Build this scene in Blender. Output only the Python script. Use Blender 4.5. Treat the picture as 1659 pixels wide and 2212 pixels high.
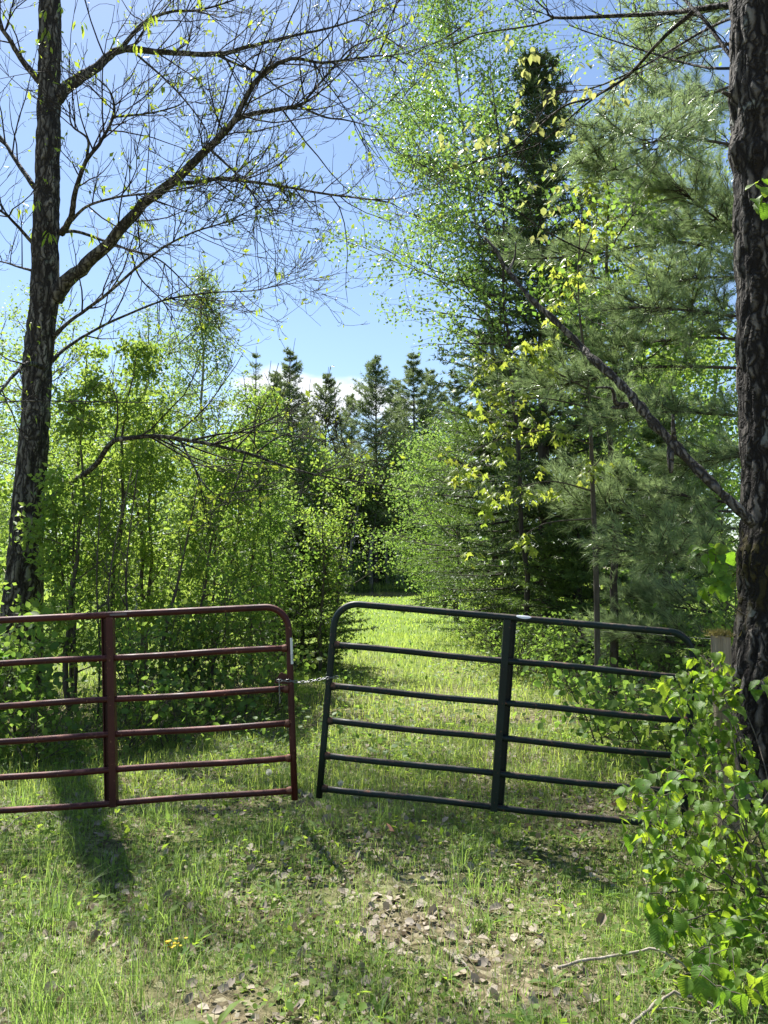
import bpy, math, random
import numpy as np
from mathutils import Vector, Matrix, noise

for _o in list(bpy.data.objects):
    bpy.data.objects.remove(_o)
scene = bpy.context.scene
R_ = math.radians

# ------------------------------------------------------------------ camera
CAM_Z, FPX, CX, CY, HOR = 1.70, 1671.0, 829.5, 1106.0, 1235.0
PITCH = math.atan((HOR - CY) / FPX)
cd = bpy.data.cameras.new('camera')
cam = bpy.data.objects.new('camera', cd)
scene.collection.objects.link(cam)
cam.location = (0, 0, CAM_Z)
cam.rotation_euler = (math.pi / 2 + PITCH, 0, 0)
cd.sensor_fit = 'VERTICAL'
cd.sensor_height = 24.0
cd.lens = 24.0 * FPX / 2212.0
cd.clip_start, cd.clip_end = 0.05, 3000
scene.camera = cam

# ------------------------------------------------------------------ sky, sun, exposure
SUN_AZ, SUN_EL = -28.0, 56.0          # degrees: azimuth from straight ahead (+ to the right), elevation
sdir = Vector((math.sin(R_(SUN_AZ)) * math.cos(R_(SUN_EL)), math.cos(R_(SUN_AZ)) * math.cos(R_(SUN_EL)), math.sin(R_(SUN_EL))))
world = bpy.data.worlds.new('World')
scene.world = world
world.use_nodes = True
nt = world.node_tree
nt.nodes.clear()
N = nt.nodes.new
wout, bg, sky = N('ShaderNodeOutputWorld'), N('ShaderNodeBackground'), N('ShaderNodeTexSky')
sky.sky_type = 'NISHITA'
sky.sun_disc = False
sky.sun_elevation = R_(SUN_EL)
sky.sun_rotation = R_(SUN_AZ) % (2 * math.pi)
sky.air_density, sky.dust_density, sky.ozone_density = 1.0, 0.3, 2.2
sky.altitude = 100
tc, sep, nz = N('ShaderNodeTexCoord'), N('ShaderNodeSeparateXYZ'), N('ShaderNodeTexNoise')
mp = N('ShaderNodeMapping')
mp.inputs['Scale'].default_value = (1, 1, 2.1)
mp.inputs['Location'].default_value = (1, .7, .4)
nz.inputs['Scale'].default_value = 4.2
nz.inputs['Detail'].default_value = 8
nz.inputs['Roughness'].default_value = 0.5
nt.links.new(tc.outputs['Generated'], mp.inputs['Vector'])
nt.links.new(tc.outputs['Generated'], sep.inputs[0])
nt.links.new(mp.outputs[0], nz.inputs['Vector'])
el = N('ShaderNodeMapRange')                       # cumulus only low over the horizon, all the way round
el.inputs['From Min'].default_value, el.inputs['From Max'].default_value = 0.24, 0.40
el.inputs['To Min'].default_value, el.inputs['To Max'].default_value = 0.012, -0.26
nt.links.new(sep.outputs['Z'], el.inputs['Value'])
ad = N('ShaderNodeMath'); ad.operation = 'ADD'
nt.links.new(nz.outputs['Fac'], ad.inputs[0]); nt.links.new(el.outputs[0], ad.inputs[1])
th = N('ShaderNodeMapRange'); th.interpolation_type = 'SMOOTHSTEP'
th.inputs['From Min'].default_value, th.inputs['From Max'].default_value = 0.56, 0.65
nt.links.new(ad.outputs[0], th.inputs['Value'])
cm = N('ShaderNodeMix'); cm.data_type = 'RGBA'
cm.inputs['B'].default_value = (6.4, 6.7, 7.1, 1)
nt.links.new(th.outputs[0], cm.inputs['Factor']); nt.links.new(sky.outputs[0], cm.inputs['A'])
nt.links.new(cm.outputs['Result'], bg.inputs['Color'])
bg.inputs['Strength'].default_value = 0.073
nt.links.new(bg.outputs[0], wout.inputs['Surface'])

sl = bpy.data.lights.new('sun', 'SUN')
sl.energy, sl.angle, sl.color = 5.0, R_(0.6), (1.0, 0.97, 0.91)
so = bpy.data.objects.new('sun', sl)
scene.collection.objects.link(so)
so.location = (-10, 20, 30)
so.rotation_euler = (-sdir).to_track_quat('-Z', 'Y').to_euler()

vs = scene.view_settings
vs.view_transform, vs.look, vs.gamma, vs.use_curve_mapping = 'Standard', 'None', 1.0, False
vs.exposure = 1.4
cy = scene.cycles
cy.max_bounces, cy.diffuse_bounces, cy.glossy_bounces, cy.transmission_bounces, cy.transparent_max_bounces = 7, 4, 3, 5, 4
cy.caustics_reflective = cy.caustics_refractive = False

# ------------------------------------------------------------------ helpers
rng = np.random.default_rng(11)
random.seed(5)
A = np.array

def P(u, v, d):
    """point seen at pixel (u, v) of the 1659x2212 photograph, d metres ahead"""
    x, y = (u - CX) / FPX, (CY - v) / FPX
    c, s = math.cos(PITCH), math.sin(PITCH)
    t = d / (c - y * s)
    return A([x * t, d, CAM_Z + t * (s + y * c)])

def gh(x, y):
    x, y = np.asarray(x, float), np.asarray(y, float)
    h = .030 * np.sin(.9 * x + .4) * np.cos(.75 * y + .2) + .018 * np.sin(2.3 * x + 1.6 * y) + .012 * np.sin(4.7 * x - 3.1 * y + 1)
    h = h + .05 * np.sin(.21 * x + .1 * y) - .03
    pond = np.clip(1 - np.maximum(np.abs(y - 66) / 11, np.abs(x - 2) / 26), 0, 1)
    h = h - .9 * np.clip(pond * 6, 0, 1)
    return h

def unit(v):
    v = np.asarray(v, float)
    return v / np.maximum(np.linalg.norm(v, axis=-1, keepdims=True), 1e-9)

def rnd(a, b, n=None):
    return rng.uniform(a, b, n)

class MB:
    def __init__(s):
        s.v, s.f3, s.f4, s.a, s.n = [], [], [], [], 0
    def add(s, v, f3=None, f4=None, a=0.0):
        v = np.asarray(v, float).reshape(-1, 3)
        if f3 is not None and len(f3): s.f3.append(np.asarray(f3, int).reshape(-1, 3) + s.n)
        if f4 is not None and len(f4): s.f4.append(np.asarray(f4, int).reshape(-1, 4) + s.n)
        s.v.append(v); s.n += len(v)
        s.a.append(np.broadcast_to(np.asarray(a, float), (len(v),)))
        return s
    def tube(s, path, rad, k=6, a=0.0, cap=True):
        p = np.asarray(path, float)
        n = len(p)
        r = np.broadcast_to(np.asarray(rad, float), (n,))
        t = np.empty_like(p)
        t[1:-1] = p[2:] - p[:-2]; t[0] = p[1] - p[0]; t[-1] = p[-1] - p[-2]
        t = unit(t)
        m = np.abs(unit(p[-1] - p[0]))
        ref = np.zeros(3); ref[int(np.argmin(m))] = 1
        u = unit(np.cross(t, ref)); w = np.cross(t, u)
        an = np.arange(k) * 2 * math.pi / k
        ring = p[:, None, :] + r[:, None, None] * (u[:, None, :] * np.cos(an)[None, :, None] + w[:, None, :] * np.sin(an)[None, :, None])
        i = np.arange(n - 1)[:, None] * k; j = np.arange(k)[None, :]; j2 = (j + 1) % k
        q = np.stack([i + j, i + j2, i + k + j2, i + k + j], -1).reshape(-1, 4)
        verts = ring.reshape(-1, 3)
        f3 = []
        if cap and k > 3:
            verts = np.vstack([verts, p[0], p[-1]])
            c0, c1 = n * k, n * k + 1
            for jj in range(k):
                f3.append((c0, (jj + 1) % k, jj)); f3.append((c1, (n - 1) * k + jj, (n - 1) * k + (jj + 1) % k))
        return s.add(verts, f3, q, a)
    def box(s, lo, hi, a=0.0):
        (x0, y0, z0), (x1, y1, z1) = lo, hi
        v = [(x0,y0,z0),(x1,y0,z0),(x1,y1,z0),(x0,y1,z0),(x0,y0,z1),(x1,y0,z1),(x1,y1,z1),(x0,y1,z1)]
        return s.add(v, None, [(0,3,2,1),(4,5,6,7),(0,1,5,4),(1,2,6,5),(2,3,7,6),(3,0,4,7)], a)
    def batch(s, tv, t3, t4, pos, Rm, sc, var):
        n = len(pos)
        if not n: return s
        sc = np.asarray(sc, float)
        sc = np.broadcast_to(sc.reshape(-1, 1), (n, 3)) if sc.ndim < 2 else sc
        loc = np.asarray(tv)[None] * sc[:, None, :]
        vv = pos[:, None, :] + np.einsum('nij,nkj->nki', Rm, loc)
        k = len(tv); off = (np.arange(n) * k)[:, None, None]
        f3 = (np.asarray(t3, int)[None] + off).reshape(-1, 3) if t3 is not None and len(t3) else None
        f4 = (np.asarray(t4, int)[None] + off).reshape(-1, 4) if t4 is not None and len(t4) else None
        return s.add(vv.reshape(-1, 3), f3, f4, np.repeat(np.broadcast_to(var, (n,)), k))
    def mesh(s, name, mat=None, smooth=True, xf=None):
        me = bpy.data.meshes.new(name)
        if not s.n: return me
        v = np.concatenate(s.v)
        if xf is not None: v = v @ xf[:3, :3].T + xf[:3, 3]
        f3 = np.concatenate(s.f3) if s.f3 else np.zeros((0, 3), int)
        f4 = np.concatenate(s.f4) if s.f4 else np.zeros((0, 4), int)
        me.vertices.add(len(v)); me.vertices.foreach_set('co', v.astype(np.float32).ravel())
        me.loops.add(f3.size + f4.size)
        me.loops.foreach_set('vertex_index', np.concatenate([f3.ravel(), f4.ravel()]).astype(np.int32))
        npol = len(f3) + len(f4)
        me.polygons.add(npol)
        st = np.concatenate([np.arange(len(f3)) * 3, f3.size + np.arange(len(f4)) * 4]).astype(np.int32)
        me.polygons.foreach_set('loop_start', st)
        me.polygons.foreach_set('use_smooth', np.full(npol, smooth))
        at = me.attributes.new('var', 'FLOAT', 'POINT')
        at.data.foreach_set('value', np.concatenate(s.a).astype(np.float32))
        me.update(calc_edges=True)
        if mat: me.materials.append(mat)
        return me

def put(name, me, parent=None):
    o = bpy.data.objects.new(name, me)
    scene.collection.objects.link(o)
    if parent is not None:
        o.parent = parent
        o.matrix_parent_inverse = Matrix.Translation(-Vector(root_loc(parent)))
    return o

def root_loc(o):
    l = Vector((0, 0, 0))
    if o.type == 'EMPTY': l = Vector(o.location)
    return l

def tag(o, label, cat, group=None, kind=None):
    if label: o['label'] = label
    if cat: o['category'] = cat
    if group: o['group'] = group
    if kind: o['kind'] = kind
    return o

def thing(name, label, cat, loc, group=None):
    e = bpy.data.objects.new(name, None)
    scene.collection.objects.link(e)
    e.location = [float(c) for c in loc]
    e.empty_display_size = .2
    return tag(e, label, cat, group)

def stuff(o):
    o['kind'] = 'stuff'
    return o

def copy_thing(src, loc, rz, sc, label, group=None):
    r = src.copy(); scene.collection.objects.link(r)
    r.location = loc; r.rotation_euler = (0, 0, rz); r.scale = sc
    r['label'] = label
    if group: r['group'] = group
    for ch in list(src.children):
        c = ch.copy(); scene.collection.objects.link(c); c.parent = r
        c.matrix_parent_inverse = ch.matrix_parent_inverse.copy()
    return r

# ------------------------------------------------------------------ materials
def nodes(name):
    m = bpy.data.materials.new(name); m.use_nodes = True
    t = m.node_tree; t.nodes.clear()
    return m, t, t.nodes.new, t.links.new

def rgba(c): return (c[0], c[1], c[2], 1)

def varnode(t, nn, ll):
    at = nn('ShaderNodeAttribute'); at.attribute_name = 'var'
    oi = nn('ShaderNodeObjectInfo')
    ad = nn('ShaderNodeMath'); ad.operation = 'ADD'
    ll(at.outputs['Fac'], ad.inputs[0]); ll(oi.outputs['Random'], ad.inputs[1])
    pp = nn('ShaderNodeMath'); pp.operation = 'PINGPONG'; pp.inputs[1].default_value = 1.0
    ll(ad.outputs[0], pp.inputs[0])
    return pp.outputs[0]

def leafmat(name, c0, c1, t0, t1, rough=.42, tfac=.5, vein=0.0, spec=.4):
    m, t, nn, ll = nodes(name)
    out, pr, tr, mx = nn('ShaderNodeOutputMaterial'), nn('ShaderNodeBsdfPrincipled'), nn('ShaderNodeBsdfTranslucent'), nn('ShaderNodeMixShader')
    va = varnode(t, nn, ll)
    a, b = nn('ShaderNodeMix'), nn('ShaderNodeMix')
    for q, lo, hi in ((a, c0, c1), (b, t0, t1)):
        q.data_type = 'RGBA'; q.inputs['A'].default_value = rgba(lo); q.inputs['B'].default_value = rgba(hi)
        ll(va, q.inputs['Factor'])
    ll(a.outputs['Result'], pr.inputs['Base Color']); ll(b.outputs['Result'], tr.inputs['Color'])
    pr.inputs['Roughness'].default_value = rough
    pr.inputs['Specular IOR Level'].default_value = spec
    if vein:
        mo = nn('ShaderNodeTexNoise'); mo.inputs['Scale'].default_value = 3.5; mo.inputs['Detail'].default_value = 5; oi2 = nn('ShaderNodeObjectInfo'); mo.noise_dimensions = '4D'
        mw = nn('ShaderNodeMath'); mw.operation = 'MULTIPLY'; mw.inputs[1].default_value = 50; ll(oi2.outputs['Random'], mw.inputs[0]); ll(mw.outputs[0], mo.inputs['W'])
        tm_ = nn('ShaderNodeTexCoord'); ll(tm_.outputs['Object'], mo.inputs['Vector'])
        for q, so_, tgt in ((0, a, pr.inputs['Base Color']), (1, b, tr.inputs['Color'])):
            hv = nn('ShaderNodeHueSaturation'); vr = nn('ShaderNodeMapRange'); vr.inputs['From Min'].default_value, vr.inputs['From Max'].default_value = .3, .7
            vr.inputs['To Min'].default_value, vr.inputs['To Max'].default_value = .6, 1.3; ll(mo.outputs['Fac'], vr.inputs['Value']); ll(vr.outputs[0], hv.inputs['Value']); ll(so_.outputs['Result'], hv.inputs['Color'])
            sp = nn('ShaderNodeMapRange'); sp.inputs['From Min'].default_value, sp.inputs['From Max'].default_value = .69, .72; ll(mo.outputs['Fac'], sp.inputs['Value'])
            mb_ = nn('ShaderNodeMix'); mb_.data_type = 'RGBA'; mb_.inputs['B'].default_value = (.13, .075, .03, 1); ll(sp.outputs[0], mb_.inputs['Factor']); ll(hv.outputs[0], mb_.inputs['A']); ll(mb_.outputs['Result'], tgt)
        tcn = nn('ShaderNodeTexCoord'); sx = nn('ShaderNodeSeparateXYZ'); ll(tcn.outputs['Object'], sx.inputs[0])
        ab = nn('ShaderNodeMath'); ab.operation = 'ABSOLUTE'; ll(sx.outputs['X'], ab.inputs[0])
        mu = nn('ShaderNodeMath'); mu.operation = 'MULTIPLY_ADD'; ll(ab.outputs[0], mu.inputs[0]); mu.inputs[1].default_value = -.9; ll(sx.outputs['Y'], mu.inputs[2])
        sn = nn('ShaderNodeMath'); sn.operation = 'MULTIPLY'; ll(mu.outputs[0], sn.inputs[0]); sn.inputs[1].default_value = 52
        si = nn('ShaderNodeMath'); si.operation = 'SINE'; ll(sn.outputs[0], si.inputs[0])
        bp = nn('ShaderNodeBump'); bp.inputs['Strength'].default_value = vein; bp.inputs['Distance'].default_value = .02
        ll(si.outputs[0], bp.inputs['Height']); ll(bp.outputs[0], pr.inputs['Normal']); ll(bp.outputs[0], tr.inputs['Normal'])
    mx.inputs[0].default_value = tfac
    ll(pr.outputs[0], mx.inputs[1]); ll(tr.outputs[0], mx.inputs[2]); ll(mx.outputs[0], out.inputs['Surface'])
    return m

def barkmat(name, dark, light, scale=8, stretch=.18, rough=.9, bump=.5, lichen=None, lich_amt=.62, moss=None, moss_z=None, usevar=True, plates=None):
    m, t, nn, ll = nodes(name)
    out, pr = nn('ShaderNodeOutputMaterial'), nn('ShaderNodeBsdfPrincipled')
    tcn, mpn, n1 = nn('ShaderNodeTexCoord'), nn('ShaderNodeMapping'), nn('ShaderNodeTexNoise')
    mpn.inputs['Scale'].default_value = (scale, scale, scale * stretch)
    ll(tcn.outputs['Object'], mpn.inputs['Vector']); ll(mpn.outputs[0], n1.inputs['Vector'])
    n1.inputs['Scale'].default_value = 2.2; n1.inputs['Detail'].default_value = 7; n1.inputs['Roughness'].default_value = .65
    cr = nn('ShaderNodeValToRGB'); cr.color_ramp.elements[0].position = .33; cr.color_ramp.elements[1].position = .68
    cr.color_ramp.elements[0].color = rgba(dark); cr.color_ramp.elements[1].color = rgba(light)
    if usevar:
        at = nn('ShaderNodeAttribute'); at.attribute_name = 'var'
        mm = nn('ShaderNodeMath'); mm.operation = 'MULTIPLY_ADD'; ll(at.outputs['Fac'], mm.inputs[0]); mm.inputs[1].default_value = .35
        ll(n1.outputs['Fac'], mm.inputs[2]); ll(mm.outputs[0], cr.inputs[0])
    else: ll(n1.outputs['Fac'], cr.inputs[0])
    col = cr.outputs[0]
    if lichen:
        n2 = nn('ShaderNodeTexNoise'); n2.inputs['Scale'].default_value = 5.5; n2.inputs['Detail'].default_value = 5
        ll(tcn.outputs['Object'], n2.inputs['Vector'])
        mr = nn('ShaderNodeMapRange'); mr.inputs['From Min'].default_value = lich_amt - .03; mr.inputs['From Max'].default_value = lich_amt + .05
        ll(n2.outputs['Fac'], mr.inputs['Value'])
        mx = nn('ShaderNodeMix'); mx.data_type = 'RGBA'; mx.inputs['B'].default_value = rgba(lichen)
        ll(mr.outputs[0], mx.inputs['Factor']); ll(col, mx.inputs['A']); col = mx.outputs['Result']
    if moss:
        sx = nn('ShaderNodeSeparateXYZ'); ll(tcn.outputs['Object'], sx.inputs[0])
        n3 = nn('ShaderNodeTexNoise'); n3.inputs['Scale'].default_value = 7; n3.inputs['Detail'].default_value = 6
        ll(tcn.outputs['Object'], n3.inputs['Vector'])
        d1 = nn('ShaderNodeMath'); d1.operation = 'SUBTRACT'; ll(sx.outputs['Z'], d1.inputs[0]); d1.inputs[1].default_value = moss_z[0]
        d2 = nn('ShaderNodeMath'); d2.operation = 'ABSOLUTE'; ll(d1.outputs[0], d2.inputs[0])
        d3 = nn('ShaderNodeMath'); d3.operation = 'MULTIPLY_ADD'; ll(d2.outputs[0], d3.inputs[0]); d3.inputs[1].default_value = -.35 / moss_z[1]; ll(n3.outputs['Fac'], d3.inputs[2])
        mr = nn('ShaderNodeMapRange'); mr.inputs['From Min'].default_value = .25; mr.inputs['From Max'].default_value = .36
        ll(d3.outputs[0], mr.inputs['Value'])
        mx = nn('ShaderNodeMix'); mx.data_type = 'RGBA'; mx.inputs['B'].default_value = rgba(moss)
        ll(mr.outputs[0], mx.inputs['Factor']); ll(col, mx.inputs['A']); col = mx.outputs['Result']
    ll(col, pr.inputs['Base Color'])
    pr.inputs['Roughness'].default_value = rough; pr.inputs['Specular IOR Level'].default_value = .25
    bp = nn('ShaderNodeBump'); bp.inputs['Strength'].default_value = bump; bp.inputs['Distance'].default_value = .03
    if plates:
        mv = nn('ShaderNodeMapping'); mv.inputs['Scale'].default_value = (plates, plates, plates * .17)
        wn = nn('ShaderNodeTexNoise'); wn.inputs['Scale'].default_value = 7; wn.inputs['Detail'].default_value = 4; ll(tcn.outputs['Object'], wn.inputs['Vector'])
        wa = nn('ShaderNodeVectorMath'); wa.operation = 'MULTIPLY_ADD'; wa.inputs[1].default_value = (.16, .16, .30); ll(wn.outputs['Color'], wa.inputs[0]); ll(tcn.outputs['Object'], wa.inputs[2])
        ll(wa.outputs[0], mv.inputs['Vector'])
        ve = nn('ShaderNodeTexVoronoi'); ve.feature = 'DISTANCE_TO_EDGE'; ve.inputs['Scale'].default_value = 1; ll(mv.outputs[0], ve.inputs['Vector'])
        vc = nn('ShaderNodeTexVoronoi'); vc.inputs['Scale'].default_value = 1; ll(mv.outputs[0], vc.inputs['Vector'])
        me_ = nn('ShaderNodeMapRange'); me_.inputs['From Max'].default_value = .24; me_.interpolation_type = 'SMOOTHSTEP'; ll(ve.outputs['Distance'], me_.inputs['Value'])
        sc_ = nn('ShaderNodeSeparateColor'); ll(vc.outputs['Color'], sc_.inputs[0])
        hv = nn('ShaderNodeHueSaturation'); vr = nn('ShaderNodeMapRange'); vr.inputs['To Min'].default_value, vr.inputs['To Max'].default_value = .7, 1.4
        ll(sc_.outputs[0], vr.inputs['Value']); ll(vr.outputs[0], hv.inputs['Value']); ll(col, hv.inputs['Color'])
        cx_ = nn('ShaderNodeMix'); cx_.data_type = 'RGBA'; cx_.inputs['A'].default_value = rgba([c * .7 for c in dark]); ll(me_.outputs[0], cx_.inputs['Factor']); ll(hv.outputs[0], cx_.inputs['B'])
        ll(cx_.outputs['Result'], pr.inputs['Base Color'])
        sm_ = nn('ShaderNodeMath'); sm_.operation = 'MULTIPLY_ADD'; ll(n1.outputs['Fac'], sm_.inputs[0]); sm_.inputs[1].default_value = 1.3; ll(me_.outputs[0], sm_.inputs[2])
        ll(sm_.outputs[0], bp.inputs['Height'])
    else: ll(n1.outputs['Fac'], bp.inputs['Height'])
    ll(bp.outputs[0], pr.inputs['Normal'])
    if False: ll(n1.outputs['Fac'], bp.inputs['Height']); ll(bp.outputs[0], pr.inputs['Normal'])
    ll(pr.outputs[0], out.inputs['Surface'])
    return m

def plain(name, col, rough=.5, metal=0.0, nscale=30, amt=.25, bump=.0):
    m, t, nn, ll = nodes(name)
    out, pr = nn('ShaderNodeOutputMaterial'), nn('ShaderNodeBsdfPrincipled')
    tcn, n1, mx = nn('ShaderNodeTexCoord'), nn('ShaderNodeTexNoise'), nn('ShaderNodeMix')
    ll(tcn.outputs['Object'], n1.inputs['Vector']); n1.inputs['Scale'].default_value = nscale; n1.inputs['Detail'].default_value = 5
    mx.data_type = 'RGBA'
    mx.inputs['A'].default_value = rgba([c * (1 - amt) for c in col]); mx.inputs['B'].default_value = rgba([min(1, c * (1 + amt)) for c in col])
    ll(n1.outputs['Fac'], mx.inputs['Factor']); ll(mx.outputs['Result'], pr.inputs['Base Color'])
    pr.inputs['Roughness'].default_value = rough; pr.inputs['Metallic'].default_value = metal
    if bump:
        bp = nn('ShaderNodeBump'); bp.inputs['Strength'].default_value = bump; bp.inputs['Distance'].default_value = .01
        ll(n1.outputs['Fac'], bp.inputs['Height']); ll(bp.outputs[0], pr.inputs['Normal'])
    ll(pr.outputs[0], out.inputs['Surface'])
    return m

def gatepaint(name, col, worn, rust, amt):
    """paint with faded, rusty upper sides where rain and sun wear the rails"""
    m, t, nn, ll = nodes(name)
    out, pr = nn('ShaderNodeOutputMaterial'), nn('ShaderNodeBsdfPrincipled')
    tcn, ge = nn('ShaderNodeTexCoord'), nn('ShaderNodeNewGeometry')
    n1, n2 = nn('ShaderNodeTexNoise'), nn('ShaderNodeTexNoise')
    n1.inputs['Scale'].default_value = 9; n1.inputs['Detail'].default_value = 8; n1.inputs['Roughness'].default_value = .7
    n2.inputs['Scale'].default_value = 60; n2.inputs['Detail'].default_value = 4
    ll(tcn.outputs['Object'], n1.inputs['Vector']); ll(tcn.outputs['Object'], n2.inputs['Vector'])
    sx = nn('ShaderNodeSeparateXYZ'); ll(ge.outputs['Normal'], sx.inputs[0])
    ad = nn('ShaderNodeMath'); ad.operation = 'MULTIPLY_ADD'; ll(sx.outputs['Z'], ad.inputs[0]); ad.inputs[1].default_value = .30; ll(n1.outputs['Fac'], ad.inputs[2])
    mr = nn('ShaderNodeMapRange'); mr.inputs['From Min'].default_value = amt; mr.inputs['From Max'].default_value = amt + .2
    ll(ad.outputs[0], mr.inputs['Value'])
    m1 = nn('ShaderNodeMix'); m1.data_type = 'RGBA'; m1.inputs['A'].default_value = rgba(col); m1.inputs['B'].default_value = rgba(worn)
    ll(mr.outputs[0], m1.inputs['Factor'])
    mr2 = nn('ShaderNodeMapRange'); mr2.inputs['From Min'].default_value = .6; mr2.inputs['From Max'].default_value = .68
    ml = nn('ShaderNodeMath'); ml.operation = 'MULTIPLY'; ll(n2.outputs['Fac'], ml.inputs[0]); ll(mr.outputs[0], ml.inputs[1])
    sm = nn('ShaderNodeMath'); sm.operation = 'ADD'; ll(ml.outputs[0], sm.inputs[0]); sm.inputs[1].default_value = .1
    ll(sm.outputs[0], mr2.inputs['Value'])
    m2 = nn('ShaderNodeMix'); m2.data_type = 'RGBA'; m2.inputs['B'].default_value = rgba(rust)
    ll(mr2.outputs[0], m2.inputs['Factor']); ll(m1.outputs['Result'], m2.inputs['A'])
    n4 = nn('ShaderNodeTexNoise'); n4.inputs['Scale'].default_value = 34; n4.inputs['Detail'].default_value = 9; n4.inputs['Roughness'].default_value = .75
    ll(tcn.outputs['Object'], n4.inputs['Vector'])
    mr4 = nn('ShaderNodeMapRange'); mr4.inputs['From Min'].default_value = .61; mr4.inputs['From Max'].default_value = .635; ll(n4.outputs['Fac'], mr4.inputs['Value'])
    m3 = nn('ShaderNodeMix'); m3.data_type = 'RGBA'; m3.inputs['B'].default_value = rgba([c * .75 for c in rust])
    ll(mr4.outputs[0], m3.inputs['Factor']); ll(m2.outputs['Result'], m3.inputs['A'])
    n5 = nn('ShaderNodeTexNoise'); n5.inputs['Scale'].default_value = 3.2; n5.inputs['Detail'].default_value = 6; ll(tcn.outputs['Object'], n5.inputs['Vector'])
    hv = nn('ShaderNodeHueSaturation'); vr = nn('ShaderNodeMapRange'); vr.inputs['From Min'].default_value, vr.inputs['From Max'].default_value = .3, .7
    vr.inputs['To Min'].default_value, vr.inputs['To Max'].default_value = .6, 1.5; ll(n5.outputs['Fac'], vr.inputs['Value']); ll(vr.outputs[0], hv.inputs['Value'])
    pr.inputs['Specular IOR Level'].default_value = .3; ll(m3.outputs['Result'], hv.inputs['Color']); ll(hv.outputs[0], pr.inputs['Base Color'])
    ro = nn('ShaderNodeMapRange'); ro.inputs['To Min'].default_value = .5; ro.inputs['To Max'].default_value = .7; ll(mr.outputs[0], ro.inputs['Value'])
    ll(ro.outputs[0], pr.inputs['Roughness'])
    bp = nn('ShaderNodeBump'); bp.inputs['Strength'].default_value = .15; bp.inputs['Distance'].default_value = .004
    ll(n2.outputs['Fac'], bp.inputs['Height']); ll(bp.outputs[0], pr.inputs['Normal'])
    ll(pr.outputs[0], out.inputs['Surface'])
    return m

M = {}
M['sap_leaf'] = leafmat('sapling_leaf', (.070, .142, .030), (.135, .205, .048), (.23, .43, .05), (.42, .54, .085), rough=.5, spec=.3)
M['bush_leaf'] = leafmat('bush_leaf', (.060, .125, .030), (.110, .178, .042), (.19, .38, .05), (.33, .48, .075), rough=.52, spec=.28)
M['far_leaf'] = leafmat('distant_leaf', (.072, .134, .034), (.122, .188, .052), (.22, .38, .06), (.35, .47, .10), rough=.55)
M['aspen_leaf'] = leafmat('aspen_leaf', (.075, .150, .028), (.140, .225, .050), (.16, .33, .05), (.31, .45, .085), rough=.38)
M['maple_leaf'] = leafmat('maple_leaf', (.14, .21, .03), (.22, .27, .045), (.38, .52, .055), (.55, .60, .085))
M['oak_leaf'] = leafmat('young_leaf', (.20, .23, .085), (.30, .30, .13), (.36, .42, .10), (.50, .50, .16))
M['droop_leaf'] = leafmat('drooping_leaf', (.10, .17, .025), (.19, .24, .04), (.30, .44, .035), (.46, .54, .05))
M['hazel_leaf'] = leafmat('hazel_leaf', (.065, .145, .022), (.125, .205, .032), (.22, .45, .025), (.44, .58, .035), vein=.13, rough=.5, spec=.3)
M['pine_needle'] = leafmat('pine_needle', (.135, .215, .095), (.200, .270, .130), (.24, .36, .12), (.34, .44, .18), tfac=.45, rough=.3, spec=.6)
M['spruce_needle'] = leafmat('spruce_needle', (.042, .080, .033), (.080, .125, .046), (.08, .14, .04), (.13, .19, .05), tfac=.35, rough=.5)
M['hemlock_needle'] = leafmat('hemlock_needle', (.056, .104, .028), (.100, .155, .038), (.13, .22, .038), (.20, .30, .055), tfac=.4, rough=.45)
M['far_needle'] = leafmat('distant_needle', (.080, .125, .052), (.130, .175, .078), (.15, .22, .075), (.23, .29, .10), tfac=.45, rough=.5)
M['grass'] = leafmat('grass_blade', (.065, .145, .034), (.150, .215, .062), (.21, .43, .05), (.39, .53, .11), rough=.5)
M['field_grass'] = leafmat('field_grass', (.115, .205, .034), (.195, .265, .060), (.37, .56, .06), (.54, .64, .12), rough=.5)
M['dry_grass'] = leafmat('dry_grass', (.28, .24, .12), (.42, .36, .20), (.25, .20, .08), (.34, .28, .12), rough=.6, tfac=.35)
M['cover_leaf'] = leafmat('ground_cover_leaf', (.070, .150, .030), (.140, .215, .045), (.26, .46, .03), (.42, .56, .06), rough=.62, spec=.25)
M['dead_leaf'] = leafmat('dead_leaf', (.16, .120, .080), (.40, .345, .27), (.11, .07, .04), (.20, .15, .10), rough=.7, tfac=.2, spec=.25)
M['flower'] = leafmat('yellow_petal', (.75, .50, .02), (.80, .60, .03), (.5, .35, .02), (.5, .4, .02), tfac=.25)
M['seed'] = leafmat('seed_fluff', (.62, .60, .55), (.72, .70, .66), (.5, .5, .48), (.6, .6, .55), rough=.8)
M['bark_left'] = barkmat('furrowed_grey_bark', (.034, .029, .025), (.23, .21, .18), scale=7, stretch=.2, bump=.7, lichen=(.16, .17, .14), lich_amt=.62, plates=15)
M['bark_right'] = barkmat('plated_dark_bark', (.018, .014, .011), (.165, .145, .122), scale=9, stretch=.25, bump=.8, lichen=(.20, .21, .19), lich_amt=.625, moss=(.050, .040, .012), moss_z=(1.75, .5), plates=17)
M['twig'] = barkmat('twig_bark', (.018, .014, .012), (.052, .043, .036), scale=10, bump=.3, usevar=False)
M['stem'] = barkmat('sapling_bark', (.055, .045, .034), (.130, .110, .085), scale=14, bump=.4, usevar=False)
M['aspen_bark'] = barkmat('pale_aspen_bark', (.14, .14, .11), (.34, .34, .28), scale=6, stretch=.5, bump=.3, usevar=False)
M['conifer_bark'] = barkmat('conifer_bark', (.028, .022, .018), (.085, .070, .058), scale=9, bump=.6, usevar=False)
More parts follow.
